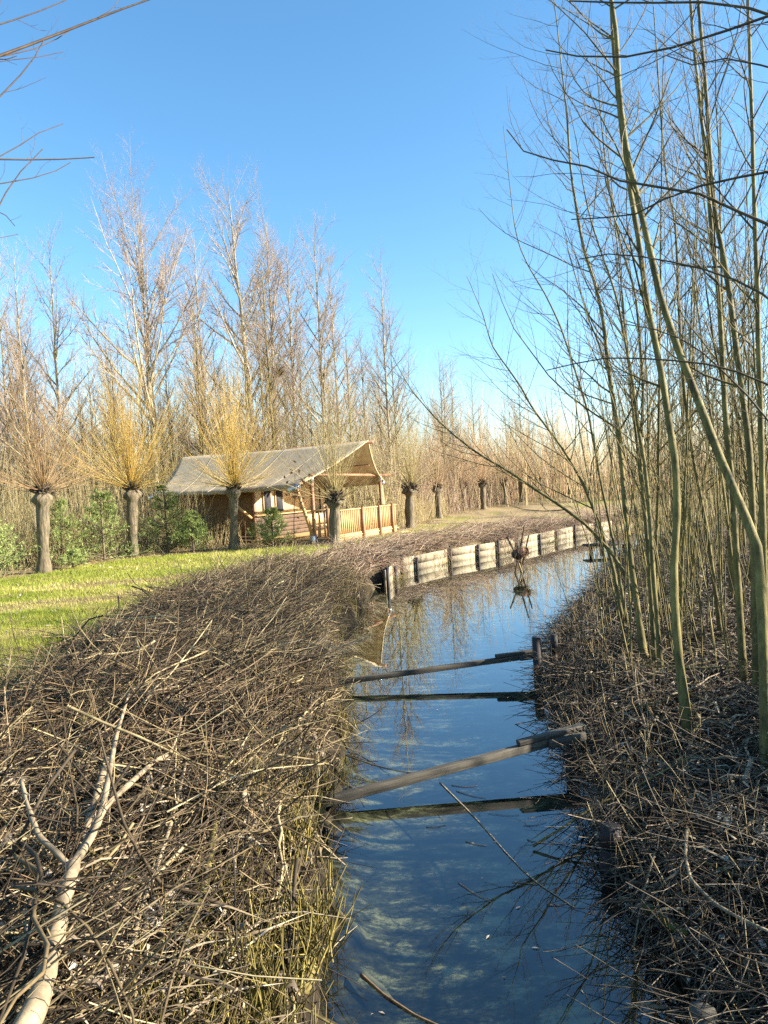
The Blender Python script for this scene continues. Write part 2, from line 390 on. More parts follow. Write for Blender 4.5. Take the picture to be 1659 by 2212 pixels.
def track_mask(x, y):
    # two worn wheel ruts that run along the row of willows
    d = rowy(x) - y
    return np.clip(.45 * np.exp(-((d - 3.0) / .5) ** 2) + np.exp(-((d - 6.3 - .5 * vnoise(x * .5, y * .5)) / .75) ** 2) + .95 * np.exp(-((d - 9.3) / .9) ** 2), 0, 1)
G = grass_mask(X, Y)
soil = np.clip(sstep(-.3, -.12, U) * sstep(3.3 - 1.4 * sstep(15, 19, Y), 2.6 - 1.5 * sstep(15, 19, Y), U + edge) * (1 - sstep(15, 20, Y) * .55) + sstep(-.3, -.12, Vv) * (1 - .35 * sstep(1.0, 3, Vv)) * (1 - .4 * sstep(12, 25, Y)), 0, 1)
bed = sstep(-.10, -.16, Z)
strawy = .8 * sstep(20, 25, Y) * sstep(-1.5, 1, X) * sstep(.5, 2, rowy(X) - Y + 1) * sstep(.3, .6, fbm(X, Y)) + np.exp(-((rowy(X) - Y + .2 + edge) / .55) ** 2) * .9 + .8 * sstep(2.4, 2.9, U + edge) * sstep(3.6, 3.1, U + edge) * (Y < 19)
for nm, a in (('grass', G), ('track', track_mask(X, Y)), ('soil', soil), ('bed', bed), ('strawy', np.clip(strawy, 0, 1))):
    at = me.attributes.new(nm, 'FLOAT', 'POINT'); at.data.foreach_set('value', a.astype(np.float32).ravel())
set_props(link('ground', me, MT['ground']), kind='structure')
yy = np.concatenate([np.arange(-15, 36, 1.0), [37, 38.5, 39.5]])
wv = np.concatenate([np.stack([xL(yy) - .6, yy, 0 * yy], 1), np.stack([xR(yy) + .6, yy, 0 * yy], 1)]); n_ = len(yy); k_ = np.arange(n_ - 1)
set_props(link('water', raw_mesh('water', wv, np.stack([k_, k_ + n_, k_ + n_ + 1, k_ + 1], 1)), MT['water']), kind='structure')

# ------------------------------------------------------------------ tent
O = np.array([-1.345, 26.45]); TROT = math.atan2(-.446, .895); Z0 = .62
tent = thing('safari_tent', 'large beige safari tent on a timber base with a railed wooden porch', 'tent', (O[0], O[1], Z0), TROT)
T_ = lambda x, y, z: np.array([x, y, z - Z0])
def slope(sign):
    ns, ntt = 14, 40
    s = np.linspace(0, 1, ns)[None, :]; t = np.linspace(0, 1, ntt)[:, None]
    fx = 1.0 * (1 - s) ** 1.35; bx = -6.45 - 1.5 * (1 - s) ** 1.3
    x = fx * (1 - t) + bx * t; y = sign * 3.2 * s + 0 * t
    z = 4.17 + (2.68 - 4.17) * s - .13 * np.sin(np.pi * s) - .05 * np.sin(np.pi * t) * (.4 + s)
    z = z + .012 * np.sin(t * 60) * s + .02 * (fbm(x * 1.5, y * 1.5) - .5)
    P = np.stack([x, y + 0 * x, z - Z0], -1)
    # short hanging hem along the eave
    hem = P[:, -1:, :].copy(); hem[..., 2] -= .10; hem[..., 1] -= sign * .02
    P = np.concatenate([P, hem], 1); a, b = P.shape[:2]
    i = np.arange(a - 1)[:, None] * b + np.arange(b - 1)[None, :]
    return raw_mesh('canvas', P.reshape(-1, 3), np.stack([i, i + 1, i + b + 1, i + b], -1).reshape(-1, 4), smooth=True)
for sg in (-1, 1):
    o = link('roof_canvas', slope(sg), MT['canvasroof'], tent)
    so_ = o.modifiers.new('cloth', 'SOLIDIFY'); so_.thickness = .012; so_.offset = 0
# stitched seams across the canvas
for tq in (.2, .4, .6, .8):
    for sg in (-1, 1):
        s = np.linspace(0, 1, 14); x = (1.0 * (1 - s) ** 1.35) * (1 - tq) + (-6.45 - 1.5 * (1 - s) ** 1.3) * tq
        z = 4.17 - 1.49 * s - .13 * np.sin(np.pi * s) - .05 * np.sin(np.pi * tq) * (.4 + s) + .02 * (fbm(x * 1.5, sg * 3.2 * s * 1.5) - .5)
        link('seam', tube_mesh('seam', [(np.stack([x, sg * 3.2 * s, z - Z0 + .004], 1)[None], np.full((1, 14), .013), 4)]), MT['canvasroof'], tent)
# light hem tape on the front edge
for sg in (-1, 1):
    s = np.linspace(0, 1, 16); P = np.stack([1.0 * (1 - s) ** 1.35 + .012, sg * 3.2 * s, 4.17 - 1.49 * s - .13 * np.sin(np.pi * s) - Z0 + .005], 1)
    link('edge_tape', tube_mesh('edge_tape', [(P[None], np.full((1, 16), .022), 5, np.array([.9]))]), MT['canvaswall'], tent)
def wall_panel(name, x0, x1, y, z0, ztop, mat):
    n = 24; X_ = np.linspace(x0, x1, n); ry = .018 * np.sin(X_ * 9)
    V = np.concatenate([np.stack([X_, y + ry, np.full(n, z0 - Z0)], 1), np.stack([X_, y + ry * .3, np.full(n, ztop - Z0)], 1)])
    k = np.arange(n - 1); o = link(name, raw_mesh(name, V, np.stack([k, k + 1, k + n + 1, k + n], 1), smooth=True), mat, tent)
    o.modifiers.new('cloth', 'SOLIDIFY').thickness = .01; return o
def wall_panel_y(name, y0, y1, x, z0, zt, mat):
    n = 40; Y_ = np.linspace(y0, y1, n); rx = .012 * np.sin(Y_ * 11) + .01 * np.sin(Y_ * 3.1)
    V = np.concatenate([np.stack([x + rx, Y_, np.full(n, z0 - Z0)], 1), np.stack([x + rx * .3, Y_, zt(Y_) - Z0], 1)])
    k = np.arange(n - 1); o = link(name, raw_mesh(name, V, np.stack([k, k + 1, k + n + 1, k + n], 1), smooth=True), mat, tent)
    o.modifiers.new('cloth', 'SOLIDIFY').thickness = .01; return o
roofz = lambda y: 4.17 - 1.49 * np.abs(y) / 3.2 - .13 * np.sin(np.pi * np.abs(y) / 3.2) - .03
wall_panel_y('front_wall', -2.2, 2.75, -2.6, 1.66, roofz, MT['canvaswall'])
wall_panel_y('rear_wall', -2.2, 2.75, -6.3, .95, roofz, MT['canvaswall'])
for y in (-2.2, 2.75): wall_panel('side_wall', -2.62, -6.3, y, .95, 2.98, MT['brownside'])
for yc in (-1.49, -.73):
    wdw = link('window', boxes_mesh('window', [((-2.555, yc, 2.14 - Z0), (.05, .44, .82))]), MT['window'], tent)
    link('window_flap', boxes_mesh('window_flap', [((-2.55, yc, 2.575 - Z0), (.06, .48, .05)), ((-2.55, yc + .232, 2.14 - Z0), (.05, .02, .82)), ((-2.55, yc - .232, 2.14 - Z0), (.05, .02, .82))]), MT['canvaswall'], wdw)
for yc in (.28, .97, 1.6):
    link('seam', boxes_mesh('seam', [((-2.578, yc, 2.25 - Z0), (.012, .03, 1.15))]), MT['canvaswall'], tent)
dr = link('door', boxes_mesh('door', [((-2.57, 2.26, 1.85 - Z0), (.02, .05, 1.6))]), MT['window'], tent)
link('handle', rods_mesh('handle', [(T_(-2.55, 2.0, 2.04), T_(-2.53, 2.0, 2.10), .03)]), MT['zinc'], dr)
# timber skirting under the canvas front, one plank above the other
base_w = link('base_wall', boxes_mesh('base_wall', [((-2.66, .28, 1.16 - Z0), (.03, 4.9, .94))]), MT['pole'], tent)
for i in range(6):
    o = link('plank', boxes_mesh('plank', [((-2.61 + .004 * (i % 2), .28, .76 + .152 * i - Z0), (.05, 4.95, .138))]), MT['oldplank'], base_w); bevel(o, .012)
link('sill', boxes_mesh('sill', [((-2.56, .28, 1.655 - Z0), (.14, 5.0, .045))]), MT['larch'], tent)
sb = link('side_base', boxes_mesh('side_base', [((-4.45, -2.16, .80 - Z0), (3.6, .03, .40))]), MT['pole'], tent)
for i in range(3):
    link('plank', boxes_mesh('plank', [((-4.45, -2.215, .66 + .13 * i - Z0), (3.68, .045, .12))]), MT['oldplank'], sb)
# posts, poles and braces
def pole(name, p, q, r, mat, r1=None):
    return link(name, rods_mesh(name, [(T_(*p), T_(*q), r, r1, 12)]), mat, tent)
def post(x, y, zt, cap=True):
    o = pole('post', (x, y, .55), (x, y, zt), .065, MT['pole'])
    if cap: link('post_cap', rods_mesh('post_cap', [(T_(x, y, zt - .24), T_(x, y, zt + .01), .075, None, 12)]), MT['zinc'], o)
    return o
post(0, -2.4, 2.98); post(0, 2.82, 2.92)
for y in (-2.22, 2.75):
    pole('corner_pole', (-2.62, y, .7), (-2.62, y, 2.98), .05, MT['pole'])
    pole('corner_pole', (-6.3, y, .7), (-6.3, y, 2.98), .05, MT['pole'])
pole('ridge_pole', (1.22, 0, 4.10), (-7.8, 0, 4.10), .06, MT['pole'])
pole('cross_beam', (0.03, -2.55, 3.0), (0.03, 3.95, 2.93), .055, MT['pole'])
for y in (-2.3, 2.3): pole('purlin', (.35, y * .55, 3.33), (-6.6, y * .55, 3.33), .035, MT['pole'])
for y, sgn in ((-2.4, -1), (2.82, 1)):
    # rafter end, eave fitting and the leaning brace
    pole('rafter', (0, y, 2.97), (-.12, sgn * 3.3, 2.60), .045, MT['larch'])
    br = pole('brace', (-.14, sgn * 3.18, 2.63), (.17, sgn * 2.75, .85), .058, MT['larch'])
    link('foot', boxes_mesh('foot', [(T_(.19, sgn * 2.76, .78), (.17, .17, .34))]), MT['zinc'], br)
    f = link('eave_fitting', rods_mesh('eave_fitting', [(T_(-.02, sgn * 3.12, 2.66), T_(-.30, sgn * 3.42, 2.48), .085, None, 14)]), MT['zinc'], tent)
    link('socket', rods_mesh('socket', [(T_(-.302, sgn * 3.422, 2.479), T_(-.32, sgn * 3.44, 2.465), .06, None, 14)]), MT['black'], f)
    # rear brace and rear eave fitting
    pole('brace', (-6.3, sgn * 3.2, 2.6), (-6.2, sgn * 2.7, .7), .05, MT['larch'])
    link('eave_fitting', rods_mesh('eave_fitting', [(T_(-6.35, sgn * 3.1, 2.62), T_(-6.55, sgn * 3.35, 2.50), .07, None, 12)]), MT['zinc'], tent)
pole('brace', (-2.75, -3.0, 2.05), (-2.55, -2.5, 1.6), .05, MT['larch'])
# porch deck: one plank beside the other
dk = link('deck', boxes_mesh('deck', [((-.98, .1, .72 - Z0), (3.2, 5.25, .10))]), MT['larch'], tent)
for i in range(22):
    x = -2.5 + i * .152
    link('deck_board', boxes_mesh('deck_board', [((x, .1, .79 - Z0), (.142, 5.3, .03))]), MT['larch'], dk)
link('fascia', boxes_mesh('fascia', [((.70, .52, .74 - Z0), (.05, 4.2, .19))]), MT['larchlight'], tent)
link('fascia', boxes_mesh('fascia', [((.38, -2.62, .73 - Z0), (.62, .05, .17))]), MT['beam'], tent)
link('porch_skirt', boxes_mesh('porch_skirt', [((.66, -2.05, .73 - Z0), (.05, .92, .17))]), MT['larchlight'], tent)
def railing(p, q, zlow, ztop, spacing, posts):
    p = np.array(p); q = np.array(q); L = np.linalg.norm(q - p); d = (q - p) / L; a = math.atan2(d[1], d[0])
    Mz = np.array([[math.cos(a), -math.sin(a), 0], [math.sin(a), math.cos(a), 0], [0, 0, 1]])
    c = (p + q) / 2
    rl = link('railing', boxes_mesh('railing', [((c[0], c[1], ztop - Z0), (L, .075, .045), Mz), ((c[0], c[1], zlow - Z0), (L, .05, .05), Mz)]), MT['larch'], tent)
    n = int(L / spacing); bm_ = boxes_mesh('baluster', [((0, 0, 0), (.062, .03, ztop - zlow - .05), Mz)])
    for i in range(n):
        s = p + d * (i + .5) * L / n
        o = link('baluster', bm_, MT['larch'], rl); nrml = np.array([-d[1], d[0]]) * .002
        o.location = (s[0] + nrml[0], s[1] + nrml[1], (ztop + zlow) / 2 - Z0)
    for t in posts:
        s = p + d * t * L
        o = link('rail_post', rods_mesh('rail_post', [(T_(s[0] + .055, s[1], .40), T_(s[0] + .055, s[1], ztop + .05), .062, None, 12)]), MT['pole'], rl)
    return rl
railing((.70, -2.60), (.70, 2.66), .86, 1.72, .135, [0.02, .445, .705, .92])
railing((.05, -2.62), (.66, -2.62), .86, 1.78, .17, [.98])
railing((.62, 2.68), (.10, 2.68), .86, 1.72, .15, [])
link('porch_step', boxes_mesh('porch_step', [((1.05, 2.35, .60 - Z0), (.42, .75, .11)), ((1.05, 2.35, .50 - Z0), (.38, .70, .09))]), MT['larchlight'], tent)
# a bench on the porch seen through the balusters
bn = thing('porch_bench', 'pale wooden bench standing on the porch behind the railing', 'bench', (O[0], O[1], .81), TROT)
link('seat', boxes_mesh('seat', [((-.2, -1.55, .42), (.42, 1.2, .05))]), MT['larchlight'], bn)
link('backrest', boxes_mesh('backrest', [((-.42, -1.55, .66), (.04, 1.2, .34))]), MT['larchlight'], bn)
for lx in (-.38, -.04):
    for lyy in (-2.05, -1.05): link('leg', boxes_mesh('leg', [((lx, lyy, .195), (.06, .06, .40))]), MT['larchlight'], bn)

# ------------------------------------------------------------------ plank revetment along the far left bank
wp = [(-.3, 17.2), (-.12, 18.5), (.10, 19.85), (.74, 20.45), (1.67, 21.95), (2.5, 22.9), (3.43, 23.63), (4.4, 24.75), (5.4, 26.2), (6.3, 27.4), (7.37, 28.85), (8.4, 30.1), (9.6, 31.2)]
wp = [(float(xL(y)) + .25, y) for _, y in wp]
rev = thing('plank_wall', 'bleached plank revetment with dark posts holding the left canal bank', 'retaining wall', (wp[5][0], wp[5][1], 0))
ox, oy = wp[5]
for i in range(len(wp) - 1):
    a, b = np.array(wp[i]), np.array(wp[i + 1]); L = np.linalg.norm(b - a); an = math.atan2(*(b - a)[::-1])
    Mz = np.array([[math.cos(an), -math.sin(an), 0], [math.sin(an), math.cos(an), 0], [0, 0, 1]]); c = (a + b) / 2
    for k, zc in enumerate((-.18, .06, .295)):
        tl = rng.normal(0, .008); nn = Mz @ np.array([0, -1, 0]) * rng.uniform(0, .006)
        o = link('plank', boxes_mesh('plank', [((c[0] - ox + nn[0], c[1] - oy + nn[1], zc + tl * .4), (L - .004, .035, .243), Mz)]), MT['plankpale'], rev)
    pn = Mz @ np.array([0, -1, 0]) * .085
    zt = .42 + rng.uniform(-.06, .14)
    link('post', rods_mesh('post', [((a[0] - ox + pn[0], a[1] - oy + pn[1], -.4), (a[0] - ox + pn[0], a[1] - oy + pn[1], zt), .048, .042, 8)]), MT['darkwood'], rev)

# ------------------------------------------------------------------ canal braces: beam, cap board, post
def brace_beam(pL, pR, w_, h, label, post_xy, post_top, cap):
    pL, pR = np.array(pL), np.array(pR); c = (pL + pR) / 2; d = pR - pL; L = np.linalg.norm(d); ex = d / L
    ey = nrm(np.cross([0, 0, 1], ex)); ez = np.cross(ex, ey); M3 = np.stack([ex, ey, ez], 1)
    t = thing('canal_brace', label, 'timber brace', (c[0], c[1], 0))
    off = np.array([c[0], c[1], 0])
    def timber(name, cc, size, mat):
        o = bpy.data.objects.new(name, boxes_mesh(name, [((0, 0, 0), size)])); COL.objects.link(o); o.data.materials.append(mat); o.parent = t
        m4 = Matrix.Identity(4)
        for i in range(3):
            for j in range(3): m4[i][j] = M3[i, j]
            m4[i][3] = (cc - off)[i]
        o.matrix_local = m4; bevel(o, .007); return o
    timber('beam', c, (L, w_, h), MT['beam'])
    if cap:
        cc = pR - ex * (cap / 2 - .10) + ez * (h / 2 + .022); timber('cap_board', cc, (cap, w_ * 1.15, .04), MT['beam'])
        timber('bracket', pR - ex * .10 - ey * (w_ / 2 + .025), (.34, .045, h * .9), MT['beam'])
    px, py = post_xy
    o = link('post', rods_mesh('post', [((px - c[0], py - c[1], -.5), (px - c[0] - .01, py - c[1], post_top), .062, .058, 9)]), MT['darkwood'], t)
    return t
brace_beam((-.78, 5.30, .05), (1.50, 5.92, .27), .062, .07, 'near grey weathered beam sloping up across the canal with a short board nailed on top', (1.50, 6.0), .31, .62)
brace_beam((-.95, 8.55, .09), (1.84, 8.80, .25), .055, .065, 'far dark thin beam crossing the canal beside a tall black post', (1.80, 8.68), .50, .66)
def lone_post(u, v, z, label, r=.065, lean=.02, mat='darkwood'):
    p = Pz(u, v, z); t = set_props(link('canal_post', rods_mesh('canal_post', [((0, 0, -.5), (lean, 0, z * .5), r, r * .97, 9), ((lean, 0, z * .5), (lean * 1.5, .01, z), r * .97, r * .9, 9)]), MT[mat]), label, 'post')
    t.location = (p[0], p[1], 0); return t
lone_post(1310, 1785, .27, 'thick dark sawn-off post in the shade at the right water edge nearest the near beam', .07)
lone_post(1505, 2185, .24, 'pale topped post stub at the bottom edge of the photo', .06, mat='beam')
lone_post(1192, 1372, .47, 'dark post among twigs just behind the tall post of the far beam', .05)
lone_post(1297, 1158, .35, 'small dark post far along the canal beside the leaning branch', .07)
jp = Pz(1300, 1176, .25)
jt = thing('plank_landing', 'low dark plank landing jutting over the far water behind the trees', 'landing', (jp[0], jp[1], 0))
for k in range(3):
    link('plank', boxes_mesh('plank', [((.2, -.18 + .18 * k, .25), (1.5, .16, .05))]), MT['darkwood'], jt)
for s in (-.35, .7): link('post', rods_mesh('post', [((s, 0, -.4), (s, 0, .225), .06, None, 8)]), MT['darkwood'], jt)

k_ = rng.integers(0, len(wp) - 1, 900); f_ = rng.random(900)[:, None]; wa = np.array(wp)
q = wa[k_] * (1 - f_) + wa[k_ + 1] * f_; keep = vnoise(q[:, 0] * 1.3, q[:, 1] * 1.3) > .55; q = q[keep]; n = len(q)
P0 = np.stack([q[:, 0] + rng.uniform(.03, .3, n), q[:, 1] - rng.uniform(.0, .15, n), np.full(n, -.04)], 1)
g1 = grow(P0, np.stack([rng.normal(.2, .5, n), rng.normal(-.1, .5, n), np.ones(n)], 1), rng.uniform(.1, .4, n), rng.uniform(.003, .007, n), 4, -.12, .15, .3)
set_props(link('waterside_grass', tube_mesh('waterside_grass', [g1 + (3,)]), MT['stub']), kind='stuff')

# ------------------------------------------------------------------ wicker nest on crossed stakes
np_ = Pz(1124, 1236, 0)
nest = thing('nest_basket', 'brown wicker duck nest basket held by crossed stakes in the water', 'nest basket', (np_[0], np_[1], 0))
for a, b in (((-.28, -.1, -.4), (.20, .0, 1.45)), ((.28, .05, -.4), (-.36, .05, 1.12)), ((-.06, .22, -.4), (.30, -.1, 1.15)), ((.12, -.2, -.4), (-.20, .18, .88)), ((.06, .0, -.3), (.02, .02, .6))):
    link('stake', limb_mesh('stake', [([a, tuple((np.array(a) + b) / 2 + .015), b], .03, .024)], 7), MT['twig_dry'], nest)
coils = []
for i in range(13):
    f = i / 12; a = np.linspace(0, 2 * np.pi, 26); rad = .05 + .115 * math.sin(np.pi * min(f * 1.05 + .05, 1)) ** .7
    P = np.stack([.03 + -.24 + .48 * f + 0 * a, rad * np.cos(a), .60 + rad * .9 * np.sin(a)], 1)
    P[:, 2] += .10 * (f - .5); coils.append((P[None], np.full((1, 26), .021), 5))
link('basket', tube_mesh('basket', coils), MT['wicker'], nest)
lt = rng.random(120) * 6.28; lp = np.stack([rng.uniform(-.2, .25, 120), .12 * np.cos(lt), .60 + .12 * np.sin(lt)], 1)
LP, LR = grow(lp, rng.normal(size=(120, 3)), rng.uniform(.1, .4, 120), .007, 4, -.05, .25, .5)
link('loose_twigs', tube_mesh('loose_twigs', [(LP, LR, 3)]), MT['wicker'], nest)
rr = np.stack([.27 + 0 * a, .10 * np.cos(a), .65 + .09 * np.sin(a)], 1)
nest.scale = (.85, .8, .85)
link('rim', tube_mesh('rim', [(rr[None], np.full((1, 26), .02), 6, np.array([1.0]))]), MT['wicker'], nest)

# ------------------------------------------------------------------ trees
def pollard(label, loc, h, r, mat, nshoot, slen, spread, group, lean=(0, 0), sub=7, cat='willow', far_=False):
    t = thing('pollard_willow', label, cat, loc, 0, group)
    nz, k = 26, 16; V = []; 
    zz = np.linspace(-.15, h, nz)
    for i, z in enumerate(zz):
        f = max(z, 0) / h
        rad = r * (1.25 - .9 * min(f * 5, 1) * .28 - .08 * f) * (1 + .10 * math.sin(f * 9 + r * 50))
        if f > .80: rad *= (1 + .8 * math.sin(min((f - .80) / .20, 1) * 2.6) ** 1.2) * (1 if f < .95 else .8)
        a = np.arange(k) * 2 * np.pi / k
        n1 = fbm(np.cos(a) * 1.6 + 5 + r * 90, np.sin(a) * 1.6 + z * 1.4) - .5
        n2 = fbm(np.cos(a) * 4 + 9, np.sin(a) * 4 + z * 6 + r * 60) - .5
        rr_ = rad * (1 + .30 * n1 + .18 * n2 + (.9 * n2 + .6 * n1 if f > .84 else 0))
        V.append(np.stack([rr_ * np.cos(a) + lean[0] * f, rr_ * np.sin(a) + lean[1] * f, np.full(k, z)], 1))
    V = np.concatenate(V + [np.array([[lean[0], lean[1], h + r * .5]])])
    i = np.arange(nz - 1)[:, None] * k + np.arange(k)[None, :]; j = np.arange(nz - 1)[:, None] * k + (np.arange(k)[None, :] + 1) % k
    Q = np.stack([i, j, j + k, i + k], -1).reshape(-1, 4); T = [[(nz - 1) * k + q, (nz - 1) * k + (q + 1) % k, nz * k] for q in range(k)]
    link('trunk', raw_mesh('trunk', V, Q, np.array(T), smooth=True), MT['barkbase'], t)
    # stubs and knobs of old cuts
    ns = 110; a = rng.random(ns) * 6.283; el = rng.uniform(-.5, 1.4, ns)
    D = np.stack([np.cos(a) * np.cos(el), np.sin(a) * np.cos(el), np.sin(el)], 1)
    P0 = np.array([lean[0], lean[1], h - .03]) + D * r * np.array([.75, .75, .5])
    P, Rr = grow(P0, D, r * rng.uniform(.5, 1.6, ns), r * rng.uniform(.10, .36, ns), 5, .12, .4, .45)
    link('burr', tube_mesh('burr', [(P, Rr, 6)]), MT['burr'], t)
    a = rng.random(nshoot) * 6.283; el = np.pi / 2 - np.abs(rng.normal(0, spread, nshoot)); el = np.maximum(el, rng.uniform(-.1, .25, nshoot))
    D = np.stack([np.cos(a) * np.cos(el), np.sin(a) * np.cos(el), np.sin(el)], 1)
    P0 = np.array([lean[0], lean[1], h]) + D * r * rng.uniform(.8, 1.6, (nshoot, 1))
    L = slen * rng.uniform(.3, 1.12, nshoot) * (.55 + .45 * np.sin(np.maximum(el, 0)))
    P, Rr = grow(P0, D, L, rng.uniform(.004, .0095, nshoot), 7, .06, .06, .25)
    p, d, rr2, tt = spawn(P, Rr, sub, .22, .95, .45, .15, .3)
    P2, R2 = grow(p, d, np.repeat(L, sub) * rng.uniform(.12, .40, len(p)), np.minimum(rr2 * .6, .005), 4, .04, .07, .4)
    ti = rng.random(nshoot)
    link('crown', tube_mesh('crown', [(P, Rr, 3, ti), (P2, R2, 3, np.clip(np.repeat(ti, sub) + rng.normal(0, .15, len(p)), 0, 1))]), mat, t)
    return t
def g3(x, y): return (x, y, float(gz(x, y)) - .02)
RG = 'pollard willows in a row along the grass'
pollard('left willow with a pale thick trunk and russet shoots beside the spruces', g3(-9.55, 19.7), 2.3, .165, MT['twig_brown'], 190, 4.8, .90, RG, (.13, 0))
pollard('golden-shooted willow with a half mossy trunk, nearer the left edge than the other golden one', g3(-8.15, 22.8), 2.25, .17, MT['twig_gold'], 240, 5.1, .95, RG, (.11, 0))
pollard('golden-shooted willow standing right in front of the tent roof', g3(-5.1, 23.75), 2.15, .145, MT['twig_gold'], 220, 4.6, .95, RG, (.13, 0))
pollard('olive-shooted willow with a dark stout trunk before the porch railing', g3(-1.68, 23.3), 1.55, .19, MT['twig_green'], 130, 4.5, .84, RG, (.10, 0))
pollard('stout dark willow just right of the porch railing', g3(1.06, 30.0), 1.75, .20, MT['twig_green'], 150, 4.6, .86, RG, (.08, 0))
p6 = pollard('slim pollard willow second to the right of the porch', g3(2.85, 37), 1.65, .17, MT['twig_brown'], 100, 3.6, .85, RG, far_=True)
fl = [(1003, 47.5, 'third pollard willow right of the porch with a flat wide head'), (1045, 46, 'fourth pollard willow right of the porch, dark and slender'), (1092, 52, None), (1128, 56, None), (1165, 60, None), (1200, 66, None), (1232, 72, None)]
for u, d, lb in fl:
    p = Pd(u, 1100, d)
    copy_tree(p6, g3(p[0], d), rng.random() * 6, 1.05, lb or 'small distant pollard with reddish shoots at the far end of the willow row', RG if lb else 'distant pollards at the end of the row')

def make_tree(name, label, cat, loc, h, r, nl, l1, ang, trop, mats, t0=.25, n2=8, n3=5, group=None, lean=(0, 0), forks=None, k=6, l2=.38, l3=.45, r2=.010, twig=.006, ground_h=None, fall=.55):
    t = thing(name, label, cat, loc, 0, group)
    n = 14; s = np.linspace(0, 1, n); wx = np.cumsum(rng.normal(0, .012 * h / 10, n)); wy = np.cumsum(rng.normal(0, .012 * h / 10, n))
    P = np.stack([lean[0] * s * h + wx - wx[0], lean[1] * s * h + wy - wy[0], s * h - .1], 1)[None]
    Rr = (r * (1 - s * .93))[None]
    tg = [(P, Rr, max(k, 7), np.array([.6]))]
    p, d, rr_, tt = spawn(P, Rr, nl, t0, .97, ang, .14)
    L = h * l1 * (1 - fall * (tt - t0) / (1 - t0)) * rng.uniform(.7, 1.15, len(p))
    P1, R1 = grow(p, d, L, np.minimum(rr_ * .62, r * .55), 8, trop, .07, .15)
    tg.append((P1, R1, 4, np.clip(rng.normal(.5, .2, len(p)), 0, 1)))
    p2, d2, r_2, t2 = spawn(P1, R1, n2, .15, .97, .6, .2, .35)
    P2, R2 = grow(p2, d2, np.repeat(L, n2) * l2 * (1.1 - .6 * t2) * rng.uniform(.6, 1.2, len(p2)), np.minimum(r_2 * .65, r2), 5, trop * .8, .09, .3)
    # leader twigs too
    pl, dl, rl_, tl = spawn(P, Rr, max(6, nl // 2), .55, 1, .45, .15)
    P2b, R2b = grow(pl, dl, h * .10 * rng.uniform(.5, 1.2, len(pl)), np.minimum(rl_ * .5, r2), 5, trop, .08, .3)
    p3, d3, r_3, t3 = spawn(P2, R2, n3, .15, .98, .55, .2, .3)
    P3, R3 = grow(p3, d3, np.repeat(np.repeat(L, n2) * l2, n3) * l3 * rng.uniform(.35, 1.0, len(p3)), np.minimum(r_3 * .7, twig), 3, trop * .6, .1, .5)
    link('trunk', tube_mesh('trunk', tg), mats[0], t)
    link('crown', tube_mesh('crown', [(P2, R2, 3), (P2b, R2b, 3), (P3, R3, 3)]), mats[1], t)
    return t
bp, tp, tw = MT['bark_pale'], MT['twig_pale'], MT['twig_wood']
def at(u, d): p = Pd(u, 1090, d); return g3(p[0], d)
def height(u, v, d): return float(Pd(u, v, d)[2] - .55)
TG = 'tall bare trees behind the tent'
# the broad tree with fanned limbs
make_tree('tall_tree', 'broad bare tree with fanned limbs rising behind the left golden willow', 'tree', at(342, 34), height(300, 365, 34) * .86, .17, 30, .46, .54, .045, (bp, tp), .34, 15, 10, TG, k=8, l2=.30, twig=.0095, r2=.018, fall=.36)
pp = make_tree('tall_tree', 'tallest pale-barked poplar left of the tent peak, leaning slightly', 'tree', at(566, 40), height(520, 345, 40) * .93, .19, 34, .31, .66, .065, (bp, tp), .34, 11, 8, TG, (-.045, 0), k=8, twig=.0095, r2=.017)
make_tree('tall_tree', 'twin-topped poplar whose trunk carries the bird nest', 'tree', at(604, 42), height(625, 425, 42) * .93, .16, 30, .33, .62, .065, (bp, tp), .36, 11, 7, TG, (.01, 0), k=8, twig=.0095, r2=.016)
copy_tree(pp, at(640, 44), 2.2, .88, 'poplar with a straight pale trunk just right of the bird nest', TG)
p9 = make_tree('tall_tree', 'slender pale tree above the tent peak', 'tree', at(712, 40), height(705, 480, 40), .13, 32, .27, .66, .06, (bp, tp), .24, 10, 7, TG, k=7, twig=.009, r2=.015)
copy_tree(p9, at(742, 44), 1.3, .98, 'slender pale tree right beside the one above the tent peak', TG)
copy_tree(p9, at(848, 40), 4.0, .86, 'narrow lone pale tree standing apart to the right of the tent', TG)
copy_tree(p9, at(70, 32), 2.7, .80, 'pale slim tree behind the russet willow near the left edge', TG)
copy_tree(p9, at(142, 34), 5.1, .86, 'slim tree with a reddish top left of the broad fanned tree', TG)
copy_tree(p9, at(30, 36), 0.7, .85, 'bare slim tree cut by the left edge of the photo', TG)
copy_tree(p9, at(455, 38), 3.3, .95, 'thin pale tree between the broad fanned tree and the tallest poplar', TG)
nb = Pd(603, 803, 41.6)
nst = thing('bird_nest', 'dark twig nest high in the poplar fork behind the tent', 'nest', nb)
a = rng.random(140) * 6.28; D = np.stack([np.cos(a), np.sin(a), rng.normal(0, .35, 140)], 1)
P, Rr = grow(np.stack([-.2 * np.cos(a + .8), -.2 * np.sin(a + .8), rng.normal(0, .09, 140)], 1), D, .55, .014, 4, 0, .2, .6)
link('twigs', tube_mesh('twigs', [(P, Rr, 3)]), MT['twig_mauve'], nst)

